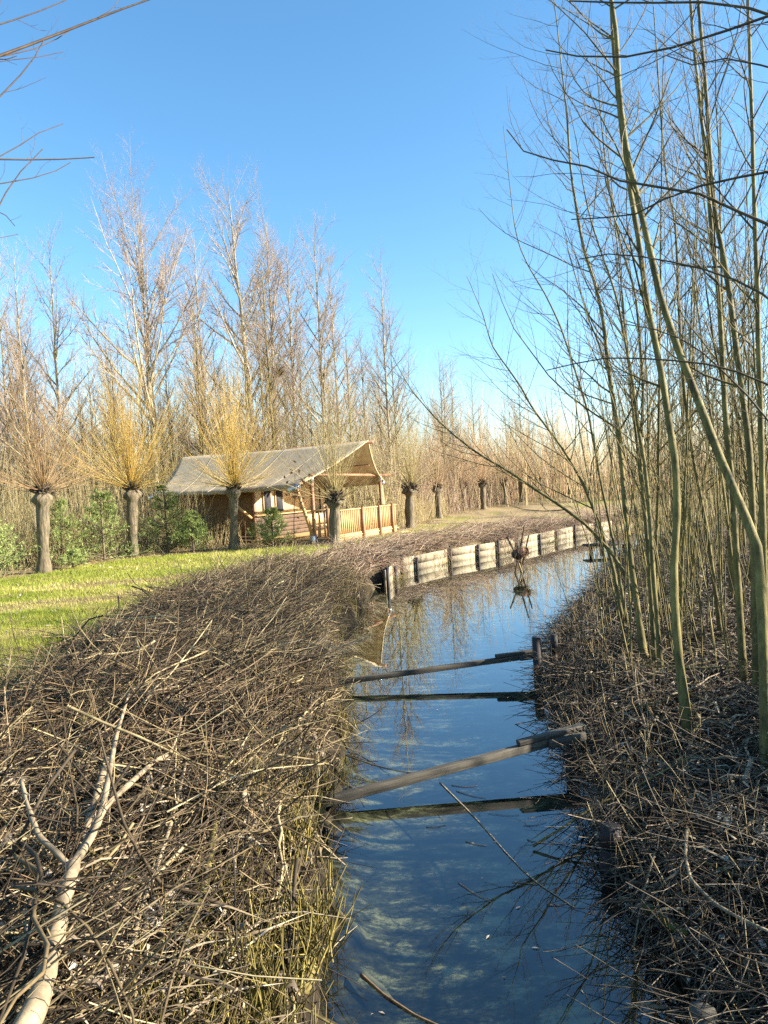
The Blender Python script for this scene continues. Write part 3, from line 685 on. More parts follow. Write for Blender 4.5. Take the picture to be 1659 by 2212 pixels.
# woodland: thin trees in copies, then the thicket as a mass
wt = [make_tree('woodland_tree', 'thin bare tree standing among many others in the wood behind the meadow', 'tree', at(-40, 41), hh, rr_, nl_, .26, .75, .06, (bp if q % 2 else MT['bark_olive'], tw if q % 2 else tp), .16, 9, 6, 'thin trees of the wood behind the meadow', k=5, twig=.011, r2=.017)
      for q, (hh, rr_, nl_) in enumerate([(11.5, .075, 30), (10, .06, 28), (12.5, .085, 32), (9, .05, 28)])]
for q in range(1, 4): wt[q].location = at(-60 - 40 * q, 40 + q)
cnt = 0; tries = 0
while cnt < 195 and tries < 4000:
    tries += 1
    u = rng.uniform(-120, 1500); d = rng.choice([rng.uniform(33, 48), rng.uniform(40, 85)]); x = Pd(u, 1090, d)[0]
    if xL(d) - 4 < x < xR(d) + 4: continue
    if d < 44 and x > xL(d) - 4: continue
    if d < rowy(x) + 4: continue
    lx, ly = x - O[0], d - O[1]; c, s = math.cos(-TROT), math.sin(-TROT); ex, ey = lx * c - ly * s, lx * s + ly * c
    if -9.5 < ex < 3 and -5 < ey < 4.8: continue
    sc_ = rng.uniform(.75, 1.1) if u < 800 else rng.uniform(.78, 1.1)
    copy_tree(wt[rng.integers(4)], g3(x, d), rng.random() * 6.28, sc_); cnt += 1
# thicket of upright stems and fine twigs filling the wood
n = 10500
u = rng.uniform(-260, 1750, n); d = 27 + 60 * rng.random(n) ** 1.3; x = np.array([(ray(a_, 1090)[0]) for a_ in u]) * d
lx, ly = x - O[0], d - O[1]; c, s = math.cos(-TROT), math.sin(-TROT); ex, ey = lx * c - ly * s, lx * s + ly * c
ok = (d > rowy(x) + 2.2) & ~((ex > -8.5) & (ex < 3.2) & (ey > -4.2) & (ey < 4.2)) & ~((x > xL(d) - 3.0) & (x < xR(d) + 2))
x, d = x[ok], d[ok]; n = len(x)
P0 = np.stack([x, d, gz(x, d) - .05], 1); hgt = rng.uniform(1.5, 5.2, n) * (1 - .25 * (x > 1)); 
P, Rr = grow(P0, np.stack([rng.normal(0, .16, n), rng.normal(0, .16, n), np.ones(n)], 1), hgt, rng.uniform(.008, .022, n), 5, .02, .07, .3)
p, dd, r_, t_ = spawn(P, Rr, 3, .3, .98, .5, .2, .2)
P2, R2 = grow(p, dd + [0, 0, .2], np.repeat(hgt, 3) * rng.uniform(.12, .3, len(p)), np.minimum(r_ * .6, .010), 2, .1, .1, .5)
set_props(link('thicket', tube_mesh('thicket', [(P, Rr, 3), (P2, R2, 3)]), MT['twig_wood']), kind='stuff')
n = 6200
u = rng.uniform(-330, 1800, n); d = 48 + 50 * rng.random(n); x = np.array([(ray(a_, 1090)[0]) for a_ in u]) * d
hgt = 3.5 + 8 * rng.random(n) ** 1.5 * (.6 + .8 * vnoise(u * .02, d * .1)) * (1 - .04 * sstep(700, 1000, u))
P, Rr = grow(np.stack([x, d, gz(x, d) - .05], 1), np.stack([rng.normal(0, .08, n), rng.normal(0, .08, n), np.ones(n)], 1), hgt, rng.uniform(.012, .036, n), 5, .02, .06, .2)
p, dd, r_, t_ = spawn(P, Rr, 7, .25, .98, .6, .2, .2)
P2, R2 = grow(p, dd + [0, 0, .25], np.repeat(hgt, 7) * rng.uniform(.08, .24, len(p)) * (1.2 - .7 * t_), np.minimum(r_ * .6, .014), 2, .08, .1, .4)
hf = n // 2
set_props(link('far_wood', tube_mesh('far_wood', [(P[:hf], Rr[:hf], 3), (P2[:hf * 7], R2[:hf * 7], 3)]), MT['twig_wood']), kind='stuff')
set_props(link('far_wood', tube_mesh('far_wood', [(P[hf:], Rr[hf:], 3), (P2[hf * 7:], R2[hf * 7:], 3)]), MT['twig_brown']), kind='stuff')
# russet coppice between the far pollards
n = 6600
u = rng.uniform(850, 1420, n); d = rng.uniform(34, 80, n); x = np.array([(ray(a_, 1085)[0]) for a_ in u]) * d
ok = (d > rowy(x) + 1.6) & (x < xL(d) - 4); x, d = x[ok], d[ok]; n = len(x)
P, Rr = grow(np.stack([x, d, gz(x, d) - .05], 1), np.stack([rng.normal(0, .2, n), rng.normal(0, .2, n), np.ones(n)], 1), rng.uniform(1.5, 5.2, n), rng.uniform(.008, .02, n), 5, .03, .08, .3)
p, dd, r_, t_ = spawn(P, Rr, 2, .3, .98, .5, .2, .2); P2, R2 = grow(p, dd, rng.uniform(.3, 1, len(p)), np.minimum(r_ * .6, .008), 2, .1, .1, .5)
set_props(link('russet_coppice', tube_mesh('russet_coppice', [(P, Rr, 3), (P2, R2, 3)]), MT['twig_red']), kind='stuff')
# undergrowth just behind the row of willows
n = 5000
x = rng.uniform(-17, 3.5, n); d = rowy(x) + 1.3 + rng.exponential(1.5, n)
lx, ly = x - O[0], d - O[1]; ex, ey = lx * c - ly * s, lx * s + ly * c
ok = ~((ex > -7.0) & (ex < 1.6) & (ey > -2.6) & (ey < 3.4)) & ~((ex > -1.5) & (ex < 2.0) & (ey < 1.0)); x, d = x[ok], d[ok]; n = len(x)
hgt = rng.uniform(.4, 2.6, n) * np.where(x > -6.5, .6, 1)
P, Rr = grow(np.stack([x, d, gz(x, d) - .03], 1), np.stack([rng.normal(0, .22, n), rng.normal(0, .22, n), np.ones(n)], 1), hgt, rng.uniform(.004, .011, n), 5, .02, .1, .3)
p, dd, r_, t_ = spawn(P, Rr, 3, .3, .98, .6, .2, .2); P2, R2 = grow(p, dd + [0, 0, .2], np.repeat(hgt, 3) * .25, np.minimum(r_ * .6, .005), 2, .08, .12, .5)
set_props(link('undergrowth', tube_mesh('undergrowth', [(P, Rr, 3), (P2, R2, 3)]), MT['twig_wood']), kind='stuff')

# ------------------------------------------------------------------ little spruces
def spruce(label, loc, h, rad, seed_tint, nb_=64, group='young spruces by the willow row'):
    t = thing('young_spruce', label, 'spruce', loc, rng.random() * 6, group)
    nb_ = int(nb_ * .72); zz = h * (rng.random(nb_) ** 1.15) * .93 + .06; a = rng.random(nb_) * 6.28; L = (rad * (1 - zz / h) ** 1.0 + .12) * rng.uniform(.75, 1.15, nb_)
    D = np.stack([np.cos(a), np.sin(a), .15 + .35 * zz / h], 1)
    P1, R1 = grow(np.stack([0 * a, 0 * a, zz], 1), D, L, .012, 6, .05, .07, .3)
    trunk = np.array([[[0, 0, -.1], [0, 0, h * .5], [.02, 0, h]]])
    link('trunk', tube_mesh('trunk', [(trunk, np.array([[.04, .03, .008]]), 6), (P1, R1, 4)]), MT['barkbase'], t)
    p2, d2, r2_, t2 = spawn(P1, R1, 9, .12, 1, .75, .2, .1)
    L2 = np.repeat(L, 9) * .34 * (1.15 - .75 * t2) + .04
    P2, R2 = grow(p2, d2, L2, .006, 4, .05, .08, .4)
    allP = np.concatenate([P2.reshape(-1, 4, 3), P1[:, [2, 3, 4, 5]]], 0)
    p3, d3, _, t3 = spawn(allP, np.full(allP.shape[:2], .01), 13, .0, 1, .75, .25)
    Ln = rng.uniform(.05, .105, len(p3))[:, None]; side = nrm(np.cross(d3, rng.normal(size=d3.shape))) * .0075
    V = np.stack([p3 - side, p3 + side, p3 + d3 * Ln], 1).reshape(-1, 3)
    ti = np.repeat(np.clip(np.repeat(rng.normal(seed_tint + .12, .22, len(allP)), 13) + rng.normal(0, .12, len(p3)), 0, 1), 3)
    link('needles', raw_mesh('needles', V, None, np.arange(len(V)).reshape(-1, 3), tint=ti), MT['needle'], t)
spruce('wide bright green spruce at the left edge of the photo', g3(-10.6, 19.0), 1.75, 1.15, .6, 90)
spruce('tall loose spruce between the russet willow and the left golden willow', g3(-8.75, 22.0), 2.3, 1.15, .45, 90)
spruce('shorter dense spruce just right of the russet willow trunk', g3(-9.75, 21.4), 2.0, 1.0, .45, 80)
spruce('bluish spruce right behind the left golden willow trunk', g3(-7.35, 23.9), 2.4, 1.0, .5, 84)
spruce('small dark spruce in front of the shaded tent side', g3(-6.3, 23.2), 1.35, .75, .35, 70)
spruce('bright bushy spruce below the two tent windows', g3(-3.8, 23.9), 1.28, .85, .6, 90)
spruce('tiny spruce at the foot of the russet willow', g3(-9.0, 20.3), .5, .4, .5, 30)

# oak sapling with brown leaves in front of the tent roof
op = np.array(g3(-3.05, 23.6))
oak = thing('oak_sapling', 'thin sapling with withered brown leaves before the tent windows', 'sapling', op)
P, Rr = grow(np.array([[0., 0, -.05]]), np.array([[.02, 0, 1.]]), np.array([2.75]), np.array([.018]), 10, .03, .05, .3)
p, d_, r_, t_ = spawn(P, Rr, 14, .35, .98, .8, .2, .2); P1, R1 = grow(p, d_, rng.uniform(.25, .7, 14), .006, 5, .06, .12, .4)
link('stem', tube_mesh('stem', [(P, Rr, 6), (P1, R1, 4)]), MT['twig_mauve'], oak)
lf = [raw_mesh('leaf', np.array([[0, 0, 0], [.05, .035, .01], [.11, .02, -.01], [.14, 0, -.03], [.11, -.025, .0], [.05, -.035, .015]]) * s_, None, np.array([[0, 1, 5], [1, 2, 5], [2, 4, 5], [2, 3, 4]]), tint=np.full(6, tv)) for s_, tv in ((1, .2), (.8, .6), (1.1, .9))]
for i in range(46):
    o = link('leaf', lf[i % 3], MT['oak_leaf'], oak); b_ = rng.integers(14); o.location = P1[b_, rng.integers(2, 5)] + rng.normal(0, .02, 3); o.rotation_euler = rng.uniform(0, 6, 3)

# ------------------------------------------------------------------ right-hand stand of young trees
bo, to = MT['bark_olive'], MT['twig_olive']
def stem_tree(label, pts, d0, lean_d, r, cat='tree', nl=26, t0=.3, l1=1.5, group='stems of the stand on the right bank', n2=6, n3=3, base=None, ang=.85, trop=.075, extra=None, mats=None):
    """a stem that follows the line it has in the view, standing at its own distance"""
    pts = list(pts); n = len(pts); W = []
    for i, (u, v) in enumerate(pts): W.append(Pd(u, v, d0 + lean_d * i / (n - 1)))
    b = np.array(W[0]); b[2] = float(gz(b[0], b[1])) - .08; W[0] = b
    t = thing('young_tree', label, cat, b, 0, group); W = np.array(W) - b; r = r * .56
    # carry the top on beyond the frame
    dirn = nrm(W[-1] - W[-2])
    if extra: W = np.concatenate([W, [W[-1] + dirn * extra * .5 + [0, 0, .1], W[-1] + dirn * extra]])
    P = resample(W, 40)[None]; s = np.linspace(0, 1, 40); P = P + np.cumsum(rng.normal(0, .0022, P.shape), 1) * np.minimum(s * 6, 1)[None, :, None]
    Rr = (r * (1.5 - .5 * np.minimum(s * 14, 1)) * (1 - .86 * s ** 1.2) * (1 + rng.normal(0, .045, 40)))[None]
    tg = [(P, Rr, 10, np.array([rng.uniform(.35, .8)]))]
    p, d, rr_, tt = spawn(P, Rr, nl, t0, .98, ang, .18)
    L = l1 * (1 - .45 * tt) * rng.uniform(.5, 1.25, nl)
    P1, R1 = grow(p, d, L, np.minimum(rr_ * .45, .014), 8, trop, .09, .25)
    tg.append((P1, R1, 5, rng.random(nl) * .8))
    p2, d2, r2_, t2 = spawn(P1, R1, n2, .12, .97, .62, .2, .3)
    P2, R2 = grow(p2, d2, np.repeat(L, n2) * .42 * (1.15 - .6 * t2) * rng.uniform(.5, 1.2, len(p2)), np.minimum(r2_ * .6, .005), 6, trop * .9, .09, .35)
    p3, d3, r3_, t3 = spawn(P2, R2, n3, .2, .97, .6, .2, .3)
    P3, R3 = grow(p3, d3, np.repeat(np.repeat(L, n2), n3) * .16 * rng.uniform(.4, 1.2, len(p3)), np.minimum(r3_ * .7, .0028), 4, trop * .8, .1, .5)
    mats = mats or (bo, to)
    link('trunk', tube_mesh('trunk', tg), mats[0], t); link('crown', tube_mesh('crown', [(P2, R2, 3), (P3, R3, 3)]), mats[1], t)
    return t
stem_tree('young tree with a smooth slightly kinked trunk nearest the canal, rooted in the open litter', [(1487, 1516), (1464, 1400), (1457, 1250), (1468, 1103), (1465, 1002), (1448, 901), (1422, 750), (1400, 652), (1386, 547), (1372, 466), (1358, 385), (1346, 300), (1336, 200), (1328, 81), (1319, -60)], 5.7, .9, .062, nl=30, l1=1.5, extra=2.5)
stem_tree('thick young tree at the right edge that leans far left as it rises', [(1655, 1590), (1648, 1380), (1639, 1183), (1608, 1113), (1584, 1052), (1558, 1002), (1533, 936), (1508, 871), (1478, 790), (1457, 740), (1427, 649), (1403, 549), (1378, 440), (1352, 330), (1338, 200), (1330, 60), (1310, -60)], 4.9, 1.2, .066, nl=28, t0=.45, l1=1.4, extra=2.5)
stem_tree('tall straight young tree, left one of the close pair at upper right', [(1602, 1330), (1590, 1180), (1578, 1002), (1566, 901), (1561, 800), (1553, 649), (1538, 506), (1524, 350), (1514, 243), (1500, 105), (1490, -40)], 6.6, .8, .058, nl=28, l1=1.5, extra=2.5)
stem_tree('tall straight young tree, right one of the close pair at upper right', [(1632, 1390), (1629, 1178), (1617, 977), (1600, 850), (1574, 649), (1561, 549), (1546, 506), (1532, 364), (1522, 200), (1510, 70), (1500, -60)], 6.2, .9, .06, nl=28, l1=1.5, extra=2.5)
stem_tree('upright young tree running up the right edge of the photo', [(1646, 1420), (1650, 1100), (1642, 800), (1638, 620), (1630, 405), (1624, 202), (1617, -30)], 5.6, .5, .05, nl=28, l1=1.3, extra=2.5)
stem_tree('dark multi-branched young tree that forks below the skyline beside the canal', [(1392, 1392), (1376, 1300), (1362, 1204), (1349, 1078), (1342, 977), (1327, 876), (1312, 776), (1306, 700), (1290, 620), (1262, 540), (1244, 445), (1232, 350), (1226, 267), (1215, 170)], 7.7, 1.3, .06, nl=34, t0=.3, l1=2.2, extra=1.2)
stem_tree('long low stem leaning far out to the left over the canal', [(1400, 1385), (1366, 1270), (1327, 1199), (1261, 1128), (1176, 1068), (1095, 1012), (1039, 982), (974, 931), (934, 891), (883, 831), (848, 766)], 7.9, 1.5, .045, nl=20, t0=.35, l1=1.2, trop=.10, ang=.6)
stem_tree('second leaning stem arching left above the low one over the canal', [(1352, 1335), (1325, 1230), (1296, 1143), (1251, 1032), (1211, 967), (1145, 881), (1120, 831), (1059, 750), (1039, 675), (1004, 599)], 9.2, 1.2, .045, nl=24, t0=.3, l1=1.9)
stem_tree('slim branchy stem between the dark forked tree and the kinked one', [(1428, 1425), (1412, 1250), (1402, 1103), (1392, 1002), (1377, 926), (1367, 831), (1357, 776), (1330, 640), (1300, 560), (1272, 470), (1255, 380)], 7.2, 1.4, .045, nl=28, t0=.35, l1=1.8, extra=1)
stem_tree('slim stem rising left of the kinked trunk into twigs', [(1415, 1410), (1398, 1200), (1380, 1000), (1388, 850), (1372, 640), (1342, 549), (1318, 450), (1300, 330), (1290, 220)], 7.6, 1.2, .042, nl=28, t0=.35, l1=1.7, extra=1)
stem_tree('thin leaning stem left of the dark forked tree', [(1362, 1370), (1330, 1200), (1290, 1000), (1268, 880), (1215, 720), (1180, 640), (1130, 560), (1110, 500), (1085, 270)], 9.0, 1.6, .036, nl=26, t0=.3, l1=1.7)
stem_tree('crooked stem behind the pair at upper right', [(1560, 1380), (1530, 1150), (1500, 1000), (1480, 850), (1470, 700), (1462, 500), (1440, 380), (1430, 250), (1420, 100)], 8.2, .9, .045, nl=30, t0=.35, l1=1.7, extra=1.5)
# the rest of the stand
protos = []
for q, (hh, r_) in enumerate([(8.5, .028), (7.5, .024), (9.5, .032), (6.0, .016), (7.0, .019)]):
    protos.append(make_tree('young_tree', 'slender olive-barked young tree among many alike in the dense stand on the right bank', 'tree', (9 + q, 12 + q, .55), hh, r_, 20, .22, .70, .065, (bo, to), .25, 5, 3, 'crowded young trees of the right bank', (rng.normal(0, .05), 0), k=6, twig=.0035, r2=.006, l2=.4))
cnt = 0
while cnt < 62:
    y = rng.choice([rng.uniform(6.5, 14), rng.uniform(9, 30)]); x = xR(y) + 1.3 + rng.exponential(2.4 + .12 * y)
    if x > 20 or x / y > .75: continue
    q = rng.integers(5); o = copy_tree(protos[q], g3(x, y), rng.random() * 6.28, rng.uniform(.75, 1.1)); cnt += 1
    o.rotation_euler = (rng.normal(0, .07), rng.normal(-.05, .07), rng.random() * 6.28)
for q in range(5): protos[q].location = g3(8.5 + 1.6 * q, 13.5 + q)
for (x_, y_) in ((4.2, 2.2), (5.1, 3.4), (3.9, 1.2), (6.2, 4.6), (5.6, 2.0), (7.0, 5.6), (8.0, 4.0), (6.6, .6), (9.0, 2.8), (5.0, .2), (7.6, 1.8), (4.9, 5.3)):
    copy_tree(protos[rng.integers(5)], g3(x_, y_), rng.random() * 6.28, rng.uniform(.8, 1.1))
n = 1700; y = rng.uniform(1.2, 6.4, n); x = np.maximum(3.1, .64 * y + .25) + rng.exponential(1.1, n)  # brambles added out of view to shade the right bank and water
P, Rr = grow(np.stack([x, y, gz(x, y) - .05], 1), np.stack([rng.normal(0, .3, n), rng.normal(0, .3, n), np.ones(n)], 1), rng.uniform(.4, 1.0, n), rng.uniform(.003, .008, n), 6, -.06, .1, .4)
p, dd, r_, t_ = spawn(P, Rr, 4, .2, .98, .8, .2, .2); P2, R2 = grow(p, dd, rng.uniform(.2, .6, len(p)), np.minimum(r_ * .7, .004), 3, .0, .12, .5)
set_props(link('unseen_shade_brambles', tube_mesh('unseen_shade_brambles', [(P, Rr, 3), (P2, R2, 3)]), MT['twig_olive']), kind='stuff')
# thin whips that fill the stand
n = 1150; y = rng.uniform(6.5, 34, n); x = xR(y) + .7 + rng.exponential(3.0 + .15 * y); 
P, Rr = grow(np.stack([x, y, gz(x, y) - .05], 1), np.stack([rng.normal(-.06, .13, n), rng.normal(0, .13, n), np.ones(n)], 1), rng.uniform(1.0, 5, n), rng.uniform(.004, .011, n), 6, .02, .06, .3)
p, dd, r_, t_ = spawn(P, Rr, 3, .3, .98, .55, .2, .2); P2, R2 = grow(p, dd, rng.uniform(.3, 1.0, len(p)), np.minimum(r_ * .6, .005), 4, .12, .1, .5)
set_props(link('whip_growth', tube_mesh('whip_growth', [(P, Rr, 4), (P2, R2, 3)]), MT['bark_olive']), kind='stuff')

# ------------------------------------------------------------------ branches reaching in from trees outside the frame
def edge_tree(label, base, h, r, lines, d, rads, mats, sub, sublen):
    t = thing('overhanging_tree', label, 'tree', base); b = np.array(base)
    tk = np.array([[[0, 0, -.1], [.03, .02, h * .4], [-.02, .05, h * .75], [.03, 0, h]]])
    tg = [(np.stack([resample(tk[0], 12)]), np.linspace(r, r * .35, 12)[None], 10)]; cg = []
    for (pts, rad, dd_) in zip(lines, rads, d):
        W = np.array([Pd(u, v, dd_ + .12 * i) for i, (u, v) in enumerate(pts)]) - b
        # the branch leaves the trunk lower down and outside the view
        z0 = min(max(W[0][2] - .5, .6), h - .2); root = np.array([0, 0, z0])
        mid = (root + W[0]) / 2 + [0, 0, .08]
        P = resample(np.concatenate([[root, mid], W]), 16)[None]
        Rr = np.linspace(rad * 1.6, rad * .45, 16)[None]; tg.append((P, Rr, 6, np.array([.2])))
        if sub:
            p, dd2, rr_, tt = spawn(P, Rr, sub, .5, .97, .7, .2, .4)
            P2, R2 = grow(p, dd2, sublen * rng.uniform(.3, 1.1, len(p)), np.minimum(rr_ * .5, .003), 6, .08, .12, .4)
            p3, d3, r3_, t3 = spawn(P2, R2, 2, .3, .95, .6, .2, .3); P3, R3 = grow(p3, d3, sublen * .3 * rng.uniform(.3, 1.1, len(p3)), r3_ * .6, 4, .08, .1, .5)
            cg += [(P2, R2, 4, rng.random(len(p)) * .6), (P3, R3, 3, rng.random(len(p3)) * .6)]
    link('trunk', tube_mesh('trunk', tg), mats[0], t)
    if cg: link('crown', tube_mesh('crown', cg), mats[1], t)
edge_tree('tree outside the left edge whose thin twigs reach into the upper left corner', g3(-3.4, 3.0), 6.2, .07,
    [[(-60, 140), (0, 121), (60, 98), (158, 61), (240, 28), (330, -4)], [(-60, 132), (0, 122), (60, 112), (119, 88), (158, 61)], [(-60, 70), (0, 53), (77, 28), (143, 0)],
     [(-50, 260), (0, 208), (36, 172), (74, 128), (95, 86)], [(-50, 360), (0, 339), (45, 314), (80, 286), (137, 267)], [(-60, 343), (0, 344), (101, 346), (204, 340)],
     [(-60, 405), (0, 397), (74, 385), (125, 369), (152, 351)], [(-40, 520), (0, 440), (30, 384), (92, 322)], [(-40, 440), (0, 457), (18, 467), (32, 488)], [(-40, 520), (0, 515), (39, 506)], [(-40, 140), (0, 131), (88, 124), (137, 112)]],
    [3.2, 3.2, 3.0, 2.9, 2.9, 3.1, 3.2, 2.9, 3.0, 2.8, 3.0], [.0085, .004, .005, .0045, .0038, .0055, .004, .0045, .0035, .003, .003], (MT['twig_mauve'], MT['twig_mauve']), 4, .22)
edge_tree('tree outside the right edge sending long dark branches across the upper right', g3(4.3, 4.6), 7.5, .09,
    [[(1720, 50), (1659, 30), (1570, 3), (1458, 6), (1330, 6), (1230, 2)], [(1720, 10), (1659, 35), (1530, 80), (1423, 112), (1330, 127), (1221, 120), (1179, 108)],
     [(1720, 505), (1659, 487), (1580, 450), (1498, 412), (1372, 399), (1311, 383), (1250, 350), (1180, 345), (1130, 330), (1095, 280)],
     [(1720, 360), (1659, 371), (1554, 391), (1453, 417), (1416, 444), (1370, 466), (1311, 470), (1234, 474)],
     [(1720, 160), (1659, 145), (1560, 118), (1500, 150), (1440, 120)], [(1720, 700), (1659, 640), (1580, 600), (1500, 575), (1420, 560), (1330, 545), (1250, 560)],
     [(1720, 860), (1659, 830), (1560, 790), (1420, 775), (1300, 772), (1180, 800)], [(1720, 1000), (1640, 880), (1520, 760), (1440, 715), (1350, 700)]],
    [3.6, 3.5, 4.4, 4.2, 3.8, 4.6, 4.8, 5.0], [.009, .0085, .010, .009, .007, .009, .009, .009], (MT['twig_olive'], MT['twig_olive']), 9, .7)

# ------------------------------------------------------------------ brushwood heaped on the left bank
def scatter_twigs(x, y, h0, h1, L, r, dirs, n=4, wob=.12, tip=.6, trop=0.0):
    near = np.clip(1.3 - np.abs(xL(y) - x) / .55, 0, 1) * (y < 16); dirs = dirs.copy(); dirs[:, 0] *= 1 - .8 * near; L = L * (1 - .45 * near)
    P0 = np.stack([x, y, gz(x, y) + rng.uniform(h0, h1, len(x))], 1)
    P, Rr = grow(P0, dirs, L, r, n, trop, wob, tip)
    P = P - (P[:, n // 2:n // 2 + 1] - P[:, :1]) * .6
    fl_ = gz(P[..., 0], P[..., 1]) + .01
    P[..., 2] = np.maximum(P[..., 2], np.minimum(fl_, P[..., 2] + .15))
    return P, Rr
def bank_points(n, y0, y1, umin, umax, pw=1.0):
    yv = y0 + (y1 - y0) * rng.random(n) ** pw; uu = rng.uniform(umin, umax, n); return xL(yv) - uu, yv
def dirs_flat(n, az, sd, tilt=.25):
    a = az + rng.normal(0, sd, n); return np.stack([np.cos(a), np.sin(a), rng.normal(0, tilt, n)], 1)
def field(x, y, k=0): return 5.2 * fbm(x * .95 + 11 * k, y * .95 + 5 * k) - 1.3 + k * .8
def clump(x, y, f=2.6, lo=.36, hi=.56, seed=0): return rng.random(len(x)) < .18 + .82 * sstep(lo, hi, fbm(x * f + seed, y * f + seed))
gs = []
x, y = bank_points(4300, 2.0, 7.5, .02, 3.1, 1.15); k_ = clump(x, y); x, y = x[k_], y[k_]; n = len(x)
gs.append(scatter_twigs(x, y, -.04, .36, rng.uniform(.3, 1.3, n), .0018 + .0062 * rng.random(n) ** 2, dirs_flat(n, field(x, y), .62, .36), 6, .12) + (3, rng.random(n) ** 1.9))
x, y = bank_points(1900, 2.0, 7.0, .02, 3.1, 1.15); n = len(x)
gs.append(scatter_twigs(x, y, -.02, .26, rng.uniform(.2, .8, n), rng.uniform(.0012, .0026, n), dirs_flat(n, field(x, y, 1), .9, .5), 6, .2) + (3, rng.random(n) ** 1.6))
x, y = bank_points(7600, 6.0, 16.0, .0, 3.0); k_ = clump(x, y, 1.8); x, y = x[k_], y[k_]; n = len(x)
gs.append(scatter_twigs(x, y, -.02, .28, rng.uniform(.3, 1.5, n), .0022 + .006 * rng.random(n) ** 2, dirs_flat(n, field(x, y) * .8, .6, .26), 5, .14) + (3, rng.random(n) ** 1.5))
x, y = bank_points(280, 2.2, 11, .15, 2.8, 1.1); n = len(x)
cs = scatter_twigs(x, y, .05, .34, rng.uniform(.6, 1.7, n), rng.uniform(.005, .011, n), dirs_flat(n, field(x, y, 4), .6, .3), 8, .2, .4)
gs.append(cs + (6, rng.random(n) ** 1.4))
p, dd, r_, t_ = spawn(cs[0], cs[1], 3, .3, .95, .7, .2, .3); P2, R2 = grow(p, dd, rng.uniform(.15, .6, len(p)), r_ * .5, 5, .0, .12, .4)
gs.append((P2, R2, 4, rng.random(len(p))))
set_props(link('brushwood', tube_mesh('brushwood', gs), MT['twig_dry']), kind='stuff')
gs = []
x, y = bank_points(5200, 4.5, 17, .1, 3.1); n = len(x)
gs.append(scatter_twigs(x, y, .0, .32, rng.uniform(.4, 1.6, n), .002 + .005 * rng.random(n) ** 2, dirs_flat(n, .2 + field(x, y, 2) * .4, .45, .2), 6, .12) + (3,))
x, y = bank_points(1500, 2.0, 6, .2, 3.1); n = len(x)
gs.append(scatter_twigs(x, y, .0, .32, rng.uniform(.3, 1.1, n), rng.uniform(.0014, .004, n), dirs_flat(n, rng.uniform(0, 3.1, n), .4, .4), 7, .15) + (3,))
set_props(link('dark_brushwood', tube_mesh('dark_brushwood', gs), MT['twig_mauve']), kind='stuff')
gs = []
x, y = bank_points(2300, 15.5, 34, .1, 1.7, 1.3); n = len(x)
dz = np.stack([(xL(y + .5) - xL(y - .5)), np.ones(n), np.zeros(n)], 1); dz = nrm(dz) + rng.normal(0, .32, (n, 3)) * [1, 1, .6]
gs.append(scatter_twigs(x, y, .0, .30, rng.uniform(.6, 2.0, n), rng.uniform(.003, .010, n), dz, 6, .12) + (3,))
x, y = bank_points(3600, 18.3, 34, -.30, .25, 1.2); keep = fbm(x * 1.3, y * 1.3) > .47; x, y = x[keep], y[keep]; n = len(x)   # hanging over the planks
gs.append(grow(np.stack([x - .15, y + .05, rng.uniform(.36, .62, n)], 1), np.stack([np.abs(rng.normal(.6, .35, n)), rng.normal(-.3, .4, n), rng.normal(.0, .4, n)], 1), rng.uniform(.3, .75, n), rng.uniform(.004, .009, n), 5, -.22, .14, .5) + (3,))
set_props(link('russet_brushwood', tube_mesh('russet_brushwood', gs), MT['twig_red']), kind='stuff')
# upright cut stems along the left water edge
x, y = bank_points(4200, 2.2, 16, .0, .65, 1.25); k_ = clump(x, y, 2.4, .50, .66, 9); x, y = x[k_], y[k_]; n = len(x)
P0 = np.stack([x, y, gz(x, y) - .03], 1)
g1 = grow(P0, np.stack([rng.normal(.12, .3, n), rng.normal(0, .3, n), np.ones(n)], 1), rng.uniform(.10, .40, n), rng.uniform(.002, .005, n), 4, .04, .1, .6)
set_props(link('cut_reed_stubble', tube_mesh('cut_reed_stubble', [g1 + (3,)]), MT['stub']), kind='stuff')
# flattened reed leaves
def strips(name, x, y, h0, h1, L, wd, dirs, mat, sag=.05):
    n = len(x); P0 = np.stack([x, y, gz(x, y) + rng.uniform(h0, h1, n)], 1); D = nrm(dirs)
    sd_ = nrm(np.cross(D, np.stack([rng.normal(0, .5, n), rng.normal(0, .5, n), np.ones(n)], 1))) * wd[:, None]
    mid = P0 + D * (L * .5)[:, None] + [0, 0, .02]; end = P0 + D * L[:, None]; end[:, 2] -= sag * rng.random(n)
    mid[:, 2] = np.maximum(mid[:, 2], gz(mid[:, 0], mid[:, 1]) + .01); end[:, 2] = np.maximum(end[:, 2], gz(end[:, 0], end[:, 1]) + .01)
    V = np.stack([P0 - sd_, P0 + sd_, mid - sd_, mid + sd_, end], 1).reshape(-1, 3); i = np.arange(n)[:, None] * 5
    return link(name, raw_mesh(name, V, i + np.array([[0, 1, 3, 2]]), i + np.array([[2, 3, 4]]), tint=np.repeat(rng.random(n), 5)), mat)
x, y = bank_points(2800, 2.0, 13, .25, 3.2, 1.1); n = len(x)
set_props(strips('flattened_reeds', x, y, .02, .20, rng.uniform(.10, .55, n), rng.uniform(.002, .006, n), dirs_flat(n, rng.choice([.3, .8, 2.4], n), .5, .15), MT['reed']), kind='stuff')
x, y = bank_points(3000, 2.0, 9, .1, 3.2, 1.1); n = len(x)
set_props(strips('leaf_litter', x, y, .0, .16, rng.uniform(.03, .09, n), rng.uniform(.006, .014, n), rng.normal(size=(n, 3)) * [1, 1, .6], MT['leaf']), kind='stuff')

